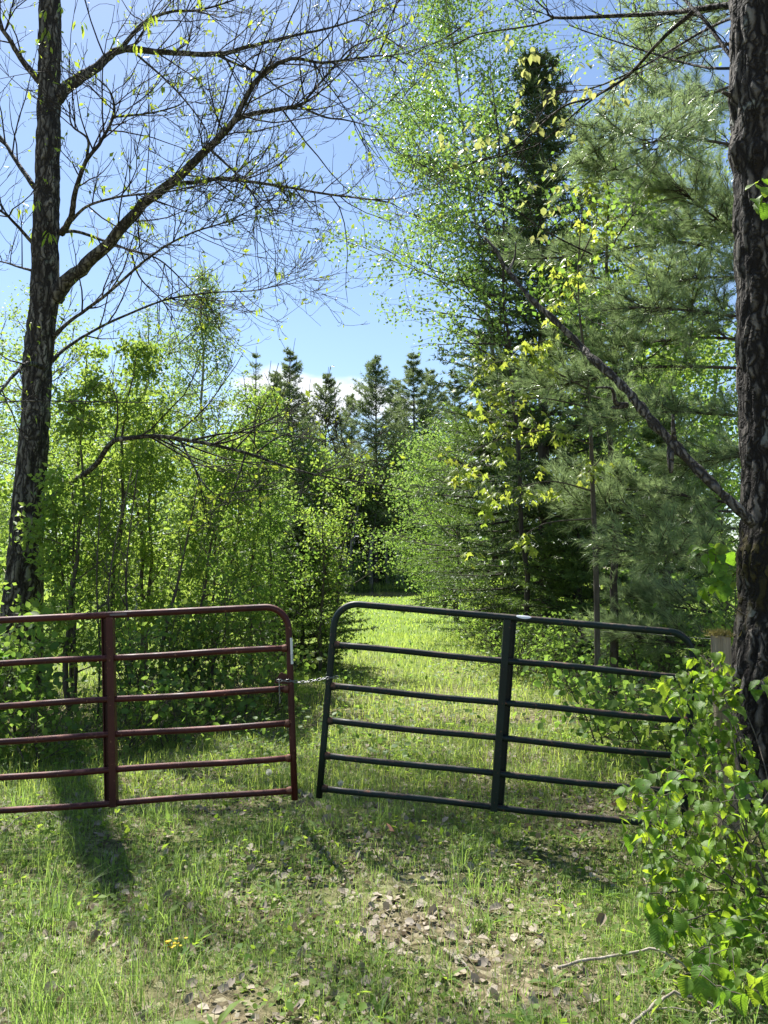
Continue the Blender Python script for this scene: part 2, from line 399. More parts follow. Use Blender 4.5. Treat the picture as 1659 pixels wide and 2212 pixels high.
M['grey_bark'] = barkmat('far_trunk_bark', (.09, .08, .07), (.26, .24, .21), scale=4, bump=.4, usevar=False)
M['dead_wood'] = barkmat('weathered_dead_wood', (.055, .046, .037), (.26, .235, .20), scale=9, stretch=.3, bump=.9, usevar=False, plates=22)
M['post_wood'] = barkmat('weathered_post_wood', (.16, .12, .075), (.40, .33, .24), scale=14, stretch=.06, bump=.8, usevar=False)
M['stick'] = barkmat('bleached_stick', (.20, .165, .125), (.42, .37, .31), scale=12, stretch=.3, bump=.4, usevar=False)
M['red_paint'] = gatepaint('red_gate_paint', (.044, .0080, .0068), (.20, .080, .065), (.26, .12, .07), .66)  # worn colour brightened: rail tops carry painted sun glare over real wear
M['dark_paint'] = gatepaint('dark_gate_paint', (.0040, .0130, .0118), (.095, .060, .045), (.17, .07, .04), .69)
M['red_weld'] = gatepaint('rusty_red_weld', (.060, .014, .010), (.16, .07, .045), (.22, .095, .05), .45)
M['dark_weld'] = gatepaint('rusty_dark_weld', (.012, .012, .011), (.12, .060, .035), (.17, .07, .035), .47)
M['steel'] = plain('galvanised_steel', (.2, .2, .2), .42, .9, 40, .3)
M['iron'] = plain('dark_iron', (.03, .027, .025), .55, .6, 30, .4)
M['sticker'] = plain('white_sticker', (.74, .74, .73), .45, 0, 14, .08)
M['sticker_grey'] = plain('faded_sticker', (.11, .085, .085), .5, 0, 40, .35)
M['ink'] = plain('printed_ink', (.30, .30, .31), .6, 0, 10, .1)
M['moss'] = leafmat('dry_moss', (.20, .16, .05), (.32, .26, .08), (.2, .18, .04), (.3, .25, .06), rough=.8, tfac=.3)

# ground
m, t, nn, ll = nodes('soil_and_litter'); M['ground'] = m
out, pr, tcn = nn('ShaderNodeOutputMaterial'), nn('ShaderNodeBsdfPrincipled'), nn('ShaderNodeTexCoord')
na, nb, vo = nn('ShaderNodeTexNoise'), nn('ShaderNodeTexNoise'), nn('ShaderNodeTexVoronoi')
na.inputs['Scale'].default_value, na.inputs['Detail'].default_value = 1.1, 6
nb.inputs['Scale'].default_value, nb.inputs['Detail'].default_value = 22, 8
vo.inputs['Scale'].default_value = 26
for q in (na, nb, vo): ll(tcn.outputs['Object'], q.inputs['Vector'])
r1 = nn('ShaderNodeValToRGB'); r1.color_ramp.elements[0].position, r1.color_ramp.elements[1].position = .35, .7
r1.color_ramp.elements[0].color = (.050, .040, .024, 1); r1.color_ramp.elements[1].color = (.20, .165, .10, 1)
ll(nb.outputs['Fac'], r1.inputs[0])
r2 = nn('ShaderNodeMix'); r2.data_type = 'RGBA'; r2.inputs['B'].default_value = (.26, .23, .15, 1)
mr = nn('ShaderNodeMapRange'); mr.inputs['From Min'].default_value = .75; mr.inputs['From Max'].default_value = .95
sv = nn('ShaderNodeSeparateColor'); ll(vo.outputs['Color'], sv.inputs[0]); ll(sv.outputs[0], mr.inputs['Value'])
ll(mr.outputs[0], r2.inputs['Factor']); ll(r1.outputs[0], r2.inputs['A'])
sx = nn('ShaderNodeSeparateXYZ'); ll(tcn.outputs['Object'], sx.inputs[0])
gm = nn('ShaderNodeMapRange'); gm.inputs['From Min'].default_value, gm.inputs['From Max'].default_value = 7.5, 20
gm.inputs['To Min'].default_value, gm.inputs['To Max'].default_value = -.05, .78
ll(sx.outputs['Y'], gm.inputs['Value'])
g2 = nn('ShaderNodeMath'); g2.operation = 'ADD'; g2.use_clamp = True
mr3 = nn('ShaderNodeMapRange'); mr3.inputs['From Min'].default_value = .4; mr3.inputs['From Max'].default_value = .65; ll(na.outputs['Fac'], mr3.inputs['Value'])
mu3 = nn('ShaderNodeMath'); mu3.operation = 'MULTIPLY'; ll(mr3.outputs[0], mu3.inputs[0]); mu3.inputs[1].default_value = .5
ll(gm.outputs[0], g2.inputs[0]); ll(mu3.outputs[0], g2.inputs[1])
r3 = nn('ShaderNodeMix'); r3.data_type = 'RGBA'; r3.inputs['B'].default_value = (.125, .185, .035, 1)
ll(g2.outputs[0], r3.inputs['Factor']); ll(r2.outputs['Result'], r3.inputs['A'])
ll(r3.outputs['Result'], pr.inputs['Base Color']); pr.inputs['Roughness'].default_value = .95; pr.inputs['Specular IOR Level'].default_value = .1
bp = nn('ShaderNodeBump'); bp.inputs['Strength'].default_value = .8; bp.inputs['Distance'].default_value = .03
ll(nb.outputs['Fac'], bp.inputs['Height']); ll(bp.outputs[0], pr.inputs['Normal']); ll(pr.outputs[0], out.inputs['Surface'])

m, t, nn, ll = nodes('pond_water'); M['water'] = m
out, pr, nw, bp = nn('ShaderNodeOutputMaterial'), nn('ShaderNodeBsdfPrincipled'), nn('ShaderNodeTexNoise'), nn('ShaderNodeBump')
pr.inputs['Base Color'].default_value = (.02, .022, .016, 1); pr.inputs['Roughness'].default_value = .06
nw.inputs['Scale'].default_value, nw.inputs['Detail'].default_value = 40, 5
bp.inputs['Strength'].default_value, bp.inputs['Distance'].default_value = .35, .1
tw = nn('ShaderNodeTexCoord'); ll(tw.outputs['Generated'], nw.inputs['Vector'])
ll(nw.outputs['Fac'], bp.inputs['Height']); ll(bp.outputs[0], pr.inputs['Normal']); ll(pr.outputs[0], out.inputs['Surface'])

# ------------------------------------------------------------------ ground, pond
def axis(lim, near, step, grow):
    a, s = [0.0], step
    while a[-1] < lim:
        if a[-1] > near: s *= grow
        a.append(a[-1] + s)
    return A(a)
ax = axis(900, 4, .12, 1.09); xs = np.concatenate([-ax[:0:-1], ax])
ay = axis(900, 8, .11, 1.05); ys = np.concatenate([-axis(300, 2, .4, 1.25)[:0:-1], ay])
gx, gy = np.meshgrid(xs, ys)
gz = gh(gx, gy)
near = (gy < 10) & (gy > 1.5)
gz = gz + np.where(near, .012 * np.sin(13 * gx + 3 * np.sin(5 * gy)) * np.sin(11 * gy + 2 * np.sin(7 * gx)), 0)
mb = MB()
nx, ny = len(xs), len(ys)
ii = (np.arange(ny - 1)[:, None] * nx + np.arange(nx - 1)[None]).ravel()
mb.add(np.stack([gx, gy, gz], -1).reshape(-1, 3), None, np.stack([ii, ii + 1, ii + nx + 1, ii + nx], -1))
g = put('ground', mb.mesh('ground', M['ground'])); g['kind'] = 'structure'
mb = MB(); mb.add([(-30, 54, -.13), (34, 54, -.13), (34, 78, -.13), (-30, 78, -.13)], None, [(0, 1, 2, 3)])
w = put('pond', mb.mesh('pond', M['water'])); w['kind'] = 'structure'

# ------------------------------------------------------------------ leaf shapes (y = midrib, unit length, z = face)
T_LEAF = (A([(0, 0, 0), (.27, .42, .07), (0, 1, -.10), (-.27, .42, .07)]), [(0, 1, 2), (0, 2, 3)], None)
T_LEAF2 = (A([(0, 0, 0), (.36, .45, .07), (0, 1, -.10), (-.36, .45, .07)]), [(0, 1, 2), (0, 2, 3)], None)
T_ROUND = (A([(0, 0, 0), (.36, .28, .05), (.33, .68, .03), (0, 1, -.05), (-.33, .68, .03), (-.36, .28, .05)]), [(0, 1, 2), (0, 2, 3), (0, 3, 4), (0, 4, 5)], None)
T_NEEDLE = (A([(-.5, 0, 0), (.5, 0, 0), (0, 1, 0)]), [(0, 1, 2)], None)
T_LANCE = (A([(0, 0, 0), (.11, .25, .02), (.13, .55, -.03), (0, 1, -.22), (-.13, .55, -.03), (-.11, .25, .02), (0, .5, -.06)]), [(0, 1, 6), (1, 2, 6), (2, 3, 6), (3, 4, 6), (4, 5, 6), (5, 0, 6)], None)

def grid_leaf(rows, wf, fold=.12, droop=.3, wave=.03, seed=0, serr=.0):
    rg = np.random.default_rng(seed)
    v, q = [], []
    tw = rg.uniform(-.25, .25)
    for i in range(rows + 1):
        tt = i / rows
        wd = wf(tt) * (1 + (serr if i % 2 else -serr))
        for j, f in enumerate((-1, -.5, 0, .5, 1)):
            x = f * wd
            z = abs(f) * wd * fold * 2 - droop * tt * tt + rg.normal() * wave * abs(f) + tw * x * tt
            v.append((x, tt - (.04 if j in (0, 4) and i % 2 == 0 else 0), z))
    for i in range(rows):
        for j in range(4):
            a = i * 5 + j
            q.append((a, a + 1, a + 6, a + 5))
    return A(v), None, q

def hazel_w(t): return max(.012, .46 * math.sin(math.pi * min(1, t ** .72)) ** .75 * (1 - .25 * t))
HAZEL = [grid_leaf(8, hazel_w, .10 + .05 * k, .18 + .14 * k, .025, k, .07) for k in range(4)]
def dead_w(t): return max(.02, .36 * math.sin(math.pi * t) ** .7)
DEAD = [grid_leaf(4, dead_w, (.5, -.3, .8, .2, -.6)[k], (-.5, .35, .2, -.3, .5)[k], .07, 20 + k, .12) for k in range(5)]
def weed_w(t): return max(.02, .105 * math.sin(math.pi * t ** 1.3) ** .8)
WEED = [grid_leaf(7, weed_w, .25, .35 + .3 * k, .02, 40 + k, .16) for k in range(2)]

def maple_leaf(seed):
    rg = np.random.default_rng(seed)
    lobes = [(-128, .48), (-62, .82), (0, 1.0), (62, .82), (128, .48)]
    pts = [(0, -.02)]
    prev = None
    for k, (a, l) in enumerate(lobes):
        l *= rg.uniform(.9, 1.1)
        for da, ll_ in ((-17, .62), (-8, .70), (0, 1.0), (8, .70), (17, .62)):
            aa = R_(a + da); pts.append((math.sin(aa) * l * ll_ * .62, .36 + math.cos(aa) * l * ll_ * .62))
        if k < 4:
            aa = R_((a + lobes[k + 1][0]) / 2); pts.append((math.sin(aa) * .22, .36 + math.cos(aa) * .22))
    v = [(x, y, -.95 * x * x + .12 * abs(x) - .34 * y * y + rg.normal() * .035) for x, y in pts]
    v.append((0, .36, .02))
    n = len(pts)
    return A(v), [(i, (i + 1) % n, n) for i in range(n)], None
MAPLE = [maple_leaf(60 + k) for k in range(3)]

def tmpl_mesh(tm, name, mat):
    b = MB(); b.add(tm[0], tm[1], tm[2]); me = b.mesh(name, mat); me.attributes.remove(me.attributes['var']); return me

def frames(d, n):
    """rotation matrices with y along d and z as near n as can be"""
    d = unit(d); x = unit(np.cross(d, n)); z = np.cross(x, d)
    return np.stack([x, d, z], -1)

def rand_dirs(n):
    return unit(rng.normal(size=(n, 3)))

def leaf_frames(n, out, droop=.35, spread=.8, nup=.35):
    d = unit(out + rand_dirs(n) * spread + A([0, 0, -droop]))
    nn_ = unit(rand_dirs(n) * .9 + A([0, 0, nup]))
    return frames(d, nn_)

def leaf_objs(parent, tms, mat, pos, Rm, sc, name='leaf', meshes=None):
    meshes = meshes or [tmpl_mesh(t_, name, mat) for t_ in tms]
    for i in range(len(pos)):
        o = bpy.data.objects.new(name, meshes[i % len(meshes)])
        scene.collection.objects.link(o)
        o.parent = parent
        if parent.type == 'EMPTY': o.matrix_parent_inverse = Matrix.Translation(-Vector(parent.location))
        m4 = Matrix([list(Rm[i][0] * sc[i]) + [pos[i][0]], list(Rm[i][1] * sc[i]) + [pos[i][1]], list(Rm[i][2] * sc[i]) + [pos[i][2]], [0, 0, 0, 1]])
        o.matrix_basis = m4
    return meshes

def in_frame(pos):
    """(mask of points inside the picture, distance)"""
    c, s = math.cos(PITCH), math.sin(PITCH)
    rel = pos - A([0, 0, CAM_Z])
    f = rel[:, 1] * c + rel[:, 2] * s
    up = -rel[:, 1] * s + rel[:, 2] * c
    u = CX + FPX * rel[:, 0] / np.maximum(f, .1); v = CY - FPX * up / np.maximum(f, .1)
    return (f > .2) & (u > -20) & (u < 1680) & (v > -20) & (v < 2230), f

def emit_leaves(parent, tm, mat, pos, Rm, sc, nobj=0, name='foliage', tms=None):
    """nearest leaves as objects of their own, the others joined as stuff"""
    n = len(pos)
    idx = np.arange(n)
    if nobj:
        ok, f = in_frame(pos)
        order = np.argsort(np.where(ok, -sc / f, 0))
        a = order[:nobj]; idx = order[nobj:]
        leaf_objs(parent, tms or [tm], mat, pos[a], Rm[a], sc[a])
    if len(idx):
        b = MB(); b.batch(tm[0], tm[1], tm[2], pos[idx], Rm[idx], sc[idx], rng.random(len(idx)))
        return stuff(put(name, b.mesh(name, mat), parent))

def spline(pts, n):
    """smooth resample of a polyline (columns: x y z [r])"""
    p = np.asarray(pts, float)
    if len(p) < 3: 
        tt = np.linspace(0, 1, n)[:, None]; return p[0] * (1 - tt) + p[-1] * tt
    q = np.vstack([2 * p[0] - p[1], p, 2 * p[-1] - p[-2]])
    seg = len(p) - 1
    o = []
    for x in np.linspace(0, seg - 1e-6, n):
        i = int(x); f = x - i
        a, b_, c, d = q[i], q[i + 1], q[i + 2], q[i + 3]
        o.append(.5 * ((2 * b_) + (-a + c) * f + (2 * a - 5 * b_ + 4 * c - d) * f * f + (-a + 3 * b_ - 3 * c + d) * f ** 3))
    return A(o)

def shoot(p0, d, L, n=6, up=.3, wob=.15):
    """a curved twig path"""
    d = unit(d); pts = [np.asarray(p0, float)]
    st = L / (n - 1)
    for i in range(n - 1):
        d = unit(d + A([0, 0, up]) / n + rng.normal(size=3) * wob)
        pts.append(pts[-1] + d * st)
    return A(pts)

def side_dir(t, ang, flat=0.0):
    """direction leaving tangent t at angle ang; flat pulls it toward the horizontal"""
    r = rng.normal(size=3); r = r - t * np.dot(r, t)
    if flat: r[2] *= 1 - flat
    r = unit(r)
    return t * math.cos(ang) + r * math.sin(ang)

# ------------------------------------------------------------------ trunks with bark relief
def trunk_mesh(name, axis_pts, mat, k=80, rows=200, cell=(9.0, 2.6), depth=.02, bulges=(), seed=0):
    ap = spline(axis_pts, rows)              # x y z r
    an = np.arange(k) * 2 * math.pi / k
    V, a = np.zeros((rows, k, 3)), np.zeros((rows, k))
    for i in range(rows):
        x, y, z, r = ap[i]
        for j in range(k):
            ca, sa = math.cos(an[j]), math.sin(an[j])
            q = Vector((ca * r * cell[0], sa * r * cell[0], z * cell[1] + seed * 7.3))
            q += Vector(noise.noise_vector(q * .7)) * .5
            ds, _ = noise.voronoi(q)
            e = min(1.0, max(0.0, (ds[1] - ds[0]) * 2.6))
            fine = noise.fractal(Vector((ca * r * 40, sa * r * 40, z * 14)), .8, 2, 3)
            h = e * depth + fine * depth * .28
            rr = r + h - depth * .6
            for (bz, ba, hz, ha, am) in bulges:
                da = (an[j] - ba + math.pi) % (2 * math.pi) - math.pi
                rr += am * math.exp(-((z - bz) / hz) ** 2 - (da / ha) ** 2)
            V[i, j] = (x + ca * rr, y + sa * rr, z); a[i, j] = e * .8 + fine * .25 - .45
    b = MB()
    i = np.arange(rows - 1)[:, None] * k; j = np.arange(k)[None]; j2 = (j + 1) % k
    b.add(V.reshape(-1, 3), None, np.stack([i + j, i + j2, i + k + j2, i + k + j], -1).reshape(-1, 4), a.ravel())
    return b.mesh(name, mat)

def limb_set(parent, limbs, mat, sides=7):
    """traced limbs, each its own mesh; returns node arrays (pos, tangent, radius) of all of them"""
    ps, ts, rs = [], [], []
    for lb in limbs:
        q = spline(lb, max(8, int(len(lb) * 5)))
        q[:, :3] += rng.normal(size=(len(q), 3)) * (q[:, 3:4] * .07)
        b = MB(); b.tube(q[:, :3], q[:, 3], sides)
        put('limb', b.mesh('limb', mat), parent)
        t_ = np.gradient(q[:, :3], axis=0)
        ps.append(q[:, :3]); ts.append(unit(t_)); rs.append(q[:, 3])
    return np.vstack(ps), np.vstack(ts), np.concatenate(rs), [len(x) for x in ps]

def nearest(nodes_, p):
    return int(np.argmin(((nodes_ - p) ** 2).sum(1)))

def link_twig(b, p0, p1, r0, r1, k=3, sag=.1, n=6):
    p0, p1 = np.asarray(p0, float), np.asarray(p1, float)
    L = np.linalg.norm(p1 - p0)
    tt = np.linspace(0, 1, n)[:, None]
    q = p0 * (1 - tt) + p1 * tt
    bend = rng.normal(size=3) * .5 + A([0, 0, 1.0])
    q = q + np.sin(tt * math.pi) * bend * L * sag
    b.tube(q, np.linspace(r0, r1, n), k)
    return q

# ------------------------------------------------------------------ broadleaf plants
def sapling(name, label, cat, base, height, spread, nbr, nleaf, lsize, leaf='sap_leaf', bark='stem', lean=(0, 0), r0=None, start=.15,
            nobj=0, tm=T_LEAF, stems=1, up=.35, ntw=5, group=None, droop=.35, top_taper=.75, clump=.09):
    x, y = base
    z = float(gh(x, y)) - .04
    th_ = thing(name, label, cat, (x, y, z), group)
    pos, outd, tw = [], [], MB()
    for s_ in range(stems):
        a = rnd(0, 6.28); off = rnd(.03, .22) if stems > 1 else 0
        ln = A([lean[0], lean[1], 0]) + (A([math.cos(a), math.sin(a), 0]) * rnd(.15, .5) if stems > 1 else 0)
        H = height * (rnd(.7, 1) if stems > 1 and s_ else 1)
        n = 12
        tt = np.linspace(0, 1, n)
        path = A([x + off * math.cos(a), y + off * math.sin(a), z]) + tt[:, None] * A([0, 0, H]) + (tt ** 1.5)[:, None] * ln * 1.0
        path[1:] += np.cumsum(rng.normal(size=(n - 1, 3)) * A([1, 1, 0]) * H * .008, axis=0)
        rr = (r0 or H * .009) * (1 - .9 * tt) + .002
        b = MB(); b.tube(path, rr, 6)
        put('trunk', b.mesh('trunk', M[bark]), th_)
        for k in range(nbr):
            f = start + (1 - start) * (k + rnd(0, 1)) / nbr
            i = min(n - 2, int(f * (n - 1))); g_ = f * (n - 1) - i
            p0 = path[i] * (1 - g_) + path[i + 1] * g_
            prof = (1 - top_taper * ((f - start) / (1 - start)) ** 1.3)
            L = spread * prof * rnd(.55, 1.1)
            az = k * 2.4 + rnd(-.5, .5)
            d = A([math.cos(az), math.sin(az), rnd(.15, .8)])
            q = shoot(p0, d, L, 6, up, .13)
            tw.tube(q, np.linspace(min(.5 * rr[i], .004 + L * .007), .0018, 6), 4, cap=False)
            pos.append(q[2:]); outd.append(np.repeat(unit(d)[None], 4, 0))
            for j in range(ntw):
                fi = rnd(.25, 1); i2 = min(4, int(fi * 5))
                t_ = unit(q[i2 + 1] - q[i2]); d2 = side_dir(t_, rnd(.5, 1.1), .3)
                q2 = shoot(q[i2], d2, L * rnd(.22, .5), 5, up * .6, .16)
                tw.tube(q2[::2], [.003, .002, .0013], 3)
                pos.append(q2[1:]); outd.append(np.repeat(d2[None], 4, 0))
    put('branches', tw.mesh('branches', M[bark]), th_)['kind'] = 'stuff'
    pos, outd = np.vstack(pos), np.vstack(outd)
    w_ = rng.random(len(pos)) ** 2 + .1; w_ /= w_.sum()
    pk = rng.choice(len(pos), nleaf, p=w_)
    pp = pos[pk] + rng.normal(size=(nleaf, 3)) * clump * A([1, 1, .7])
    Rm = leaf_frames(nleaf, outd[pk] * .6, droop)
    sc = lsize * rnd(.6, 1.25, nleaf)
    emit_leaves(th_, tm, M[leaf], pp, Rm, sc, nobj)
    return th_

def broadleaf(name, label, base, height, crown_r, crown0, nlimb, nleaf, lsize, leaf='far_leaf', bark='stem', r0=None, clump=.3, lean=(0, 0), nsub=7, group=None, tm=T_LEAF2, peak=.35, az_bias=None, cat='tree', up=.25, wpow=1.4):
    x, y = base
    z = float(gh(x, y)) - .06
    th_ = thing(name, label, cat, (x, y, z), group)
    n = 14
    tt = np.linspace(0, 1, n)
    path = A([x, y, z]) + tt[:, None] * A([lean[0], lean[1], height])
    path[1:] += np.cumsum(rng.normal(size=(n - 1, 3)) * A([1, 1, 0]) * height * .006, axis=0)
    r0 = r0 or height * .011
    rr = r0 * (1 - .92 * tt) + .004
    b = MB(); b.tube(path, rr, 8)
    put('trunk', b.mesh('trunk', M[bark]), th_)
    tw = MB(); pos, outd, wt = [], [], []   # wt: long limbs carry more leaves
    for k in range(nlimb):
        f = crown0 + (1 - crown0) * (k + rnd(0, 1)) / nlimb
        i = min(n - 2, int(f * (n - 1))); g_ = f * (n - 1) - i
        p0 = path[i] * (1 - g_) + path[i + 1] * g_
        c = (f - crown0) / (1 - crown0)
        prof = (c / peak) ** .5 * .6 + .4 if c < peak else max(.12, 1 - ((c - peak) / (1 - peak)) ** 1.4)
        L = crown_r * prof * rnd(.65, 1.15)
        az = k * 2.4 + rnd(-.5, .5) if az_bias is None else az_bias[0] + rnd(-az_bias[1], az_bias[1])
        d = A([math.cos(az), math.sin(az), rnd(.1, .7)])
        q = shoot(p0, d, L, 7, up, .10)
        tw.tube(q, np.linspace(min(.55 * rr[i], .008 + L * .012), .004, 7), 4, cap=False)
        for j in range(nsub):
            i2 = min(5, int(rnd(.2, 1) * 6))
            t_ = unit(q[i2 + 1] - q[i2]); d2 = side_dir(t_, rnd(.5, 1.1), .35)
            q2 = shoot(q[i2], d2, L * rnd(.22, .5), 5, .2, .16)
            tw.tube(q2[::2], [.006, .004, .002], 3)
            pos.append(q2[1:]); outd.append(np.repeat(d2[None], 4, 0)); wt += [L ** wpow] * 4
        pos.append(q[3:]); outd.append(np.repeat(unit(d)[None], 4, 0)); wt += [L ** wpow] * 4
    put('branches', tw.mesh('branches', M[bark]), th_)['kind'] = 'stuff'
    pos, outd = np.vstack(pos), np.vstack(outd)
    w_ = (rng.random(len(pos)) ** 3 + .06) * A(wt); w_ /= w_.sum()
    pk = rng.choice(len(pos), nleaf, p=w_)
    pp = pos[pk] + rng.normal(size=(nleaf, 3)) * clump * A([1, 1, .6])
    ok = pp[:, 2] > .1
    pp, pk = pp[ok], pk[ok]
    Rm = leaf_frames(len(pp), outd[pk] * .5, .25)
    b = MB(); b.batch(tm[0], tm[1], tm[2], pp, Rm, lsize * rnd(.6, 1.3, len(pp)), rng.random(len(pp)))
    stuff(put('crown', b.mesh('crown', M[leaf]), th_))
    return th_

# ------------------------------------------------------------------ conifers
def needle_batch(b, p0, d, L, n_each, nl, nw, spread=.9):
    """thin needles along twiglets p0 + d*L"""
    m_ = len(p0)
    rep = np.repeat(np.arange(m_), n_each)
    s_ = rng.random(len(rep)) ** .8
    pos = p0[rep] + d[rep] * (L[rep] * s_)[:, None]
    dd = unit(d[rep] + rand_dirs(len(rep)) * spread)
    Rm = frames(dd, rand_dirs(len(rep)))
    sc = np.stack([nw * rnd(.7, 1.3, len(rep)), nl * rnd(.7, 1.3, len(rep)), np.ones(len(rep))], -1)
    b.batch(*T_NEEDLE, pos, Rm, sc, np.repeat(rng.random(m_), n_each) * .7 + rng.random(len(rep)) * .3)

def conifer(name, label, base, height, radius, crown0, nbr, ntwig, nneed, nl, nw, mat='spruce_needle', r0=None, droop=.25, pow_=.8, twig_l=.3, lean=(0, 0), layered=0, cat='tree', group=None, gaps=0.0, outer=.12, skew=0):
    x, y = base
    z = float(gh(x, y)) - .08
    th_ = thing(name, label, cat, (x, y, z), group)
    n = 12
    tt = np.linspace(0, 1, n)
    path = A([x, y, z]) + tt[:, None] * A([lean[0], lean[1], height])
    r0 = r0 or height * .011
    b = MB(); b.tube(path, r0 * (1 - .95 * tt) + .004, 9)
    put('trunk', b.mesh('trunk', M['conifer_bark']), th_)
    br, P0, D0, L0 = MB(), [], [], []
    for k in range(nbr):
        c = (k + rnd(0, 1)) / nbr
        if layered: c = (math.floor(c * layered) + rnd(-.12, .12)) / layered
        c = min(.995, max(0, c))
        f = crown0 + (1 - crown0) * c
        p0 = A([x + lean[0] * f, y + lean[1] * f, z + height * f])
        L = radius * ((1 - c) ** pow_ + .04) * (rnd(.6, 1.1) if not skew else rnd(.35, 1.2))
        if c < .12: L *= .75
        if rnd(0, 1) < gaps: L *= .45
        az = rnd(0, 6.283)
        el_ = droop * -1 + c * (droop + .7)
        d = A([math.cos(az), math.sin(az), el_])
        q = shoot(p0, d, L, 6, .25, .05)
        br.tube(q, np.linspace(.006 + L * .010, .003, 6), 4, cap=False)
        ax_ = unit(q[-1] - q[0]); lat = unit(np.cross(ax_, A([0, 0, 1.0])))
        m_ = max(4, int(ntwig * (L / radius + .15)))
        s_ = rnd(outer, 1, m_); i2 = np.minimum(4, (s_ * 5).astype(int)); g_ = (s_ * 5 - i2)[:, None]
        pp = q[i2] * (1 - g_) + q[i2 + 1] * g_
        sg = rng.choice([-1, 1], m_)[:, None]
        dd = unit(ax_ * rnd(.4, .9, m_)[:, None] + lat * sg + rng.normal(size=(m_, 3)) * .22 + A([0, 0, -.12]))
        P0.append(pp); D0.append(dd); L0.append(twig_l * rnd(.5, 1.2, m_) * (1.15 - .6 * s_) * min(1, .3 + .7 * L / (radius * .4)))
        qa = q[2:] if outer > .3 else q
        P0.append(qa[:-1]); D0.append(unit(np.diff(qa, axis=0))); L0.append(np.linalg.norm(np.diff(qa, axis=0), axis=1))
    put('branches', br.mesh('branches', M['conifer_bark']), th_)['kind'] = 'stuff'
    nb_ = MB()
    needle_batch(nb_, np.vstack(P0), np.vstack(D0), np.concatenate(L0), nneed, nl, nw)
    stuff(put('crown', nb_.mesh('crown', M[mat], smooth=False), th_))
    return th_

def gxy(u, d): return ((u - CX) / FPX * d, d)
def top_h(v, d): return CAM_Z + (HOR - v) / FPX * d

# ------------------------------------------------------------------ the two gates
RAIL_Z = [1.226, .943, .669, .441, .213, 0.0]     # rail centre heights above the bottom rail

def gate(name, label, p_free, p_hinge, paint, rr, weld, brf):
    """p_free / p_hinge: ends of the bottom rail's centre line (world)"""
    p0, p1 = A(p_free), A(p_hinge)
    L = np.linalg.norm(p1 - p0)
    X = unit(p1 - p0); Y = unit(np.cross(A([0, 0, 1.0]), X)); Z = np.cross(X, Y)
    if Y[1] < 0: Y = -Y                       # Y away from the camera
    xf = np.eye(4); xf[:3, 0], xf[:3, 1], xf[:3, 2], xf[:3, 3] = X, Y, Z, p0
    th_ = thing(name, label, 'gate', (p0 + p1) / 2)
    H, cr = RAIL_Z[0], .155
    pts = [(0, 0, -.062), (0, 0, .3), (0, 0, .7)]
    for a in np.linspace(0, 90, 10): pts.append((cr - cr * math.cos(R_(a)), 0, H - cr + cr * math.sin(R_(a))))
    for f in np.linspace(.1, .9, 9): pts.append((cr + (L - 2 * cr) * f, 0, H))
    for a in np.linspace(90, 0, 10): pts.append((L - cr + cr * math.cos(R_(a)), 0, H - cr + cr * math.sin(R_(a))))
    pts += [(L, 0, .7), (L, 0, .3), (L, 0, -.062)]
    b = MB(); b.tube(pts, rr, 14)
    put('frame', b.mesh('frame', paint, xf=xf), th_)
    for i, z in enumerate(RAIL_Z[1:]):
        b = MB(); xs_ = np.linspace(rr * .6, L - rr * .6, 15)
        b.tube(np.stack([xs_, np.full(15, -.001), np.full(15, z) + .0035 * np.sin(xs_ * 5 + i)], -1), rr * .93, 12)
        put('rail', b.mesh('rail', paint, xf=xf), th_)
        for e, sg in ((0, 1), (L, -1)):
            b = MB(); b.tube([(e + sg * rr * .7, 0, z), (e + sg * (rr + .012), 0, z), (e + sg * (rr + .03), 0, z)], [rr * 1.22, rr * 1.2, rr * .96], 10)
            put('weld_collar', b.mesh('weld_collar', weld, xf=xf), th_)
    xm = L * brf
    b = MB()
    b.box((xm - .042, -rr - .012, -rr * .9), (xm + .002, -rr - .006, H - rr * .6))     # front flange
    b.box((xm - .042, -rr - .006, -rr * .9), (xm - .036, rr + .006, H - rr * .6))
    b.box((xm - .036, rr - .002, -rr * .88), (xm + .042, rr + .004, H - rr * .62))        # back web
    b.box((xm + .036, -.004, -rr * .88), (xm + .042, rr - .002, H - rr * .62))
    put('brace', b.mesh('brace', paint, smooth=False, xf=xf), th_)
    for zb in (.30, 1.06):
        b = MB(); b.tube([(L - .055, 0, zb), (L + .10, 0, zb)], .009, 8); b.tube([(L - .052, 0, zb), (L - .036, 0, zb)], .02, 6)
        put('hinge_bolt', b.mesh('hinge_bolt', M['iron'], xf=xf), th_)
    return th_, xf, L

rf = P(636, 1707, 5.31); q0 = P(0, 1752, 5.14)
dirr = unit(q0 - rf); rh = rf + dirr * 2.44
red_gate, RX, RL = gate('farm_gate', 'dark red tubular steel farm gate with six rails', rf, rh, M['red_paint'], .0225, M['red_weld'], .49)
df = P(691, 1702, 5.25); q1 = P(1330, 1772, 5.09); dird = unit(q1 - df)
dh = df + dird * 2.345
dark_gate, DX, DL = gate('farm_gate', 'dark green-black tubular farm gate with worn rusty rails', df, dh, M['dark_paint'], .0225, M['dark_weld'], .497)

def loc(xf, p): return xf[:3, :3] @ A(p) + xf[:3, 3]
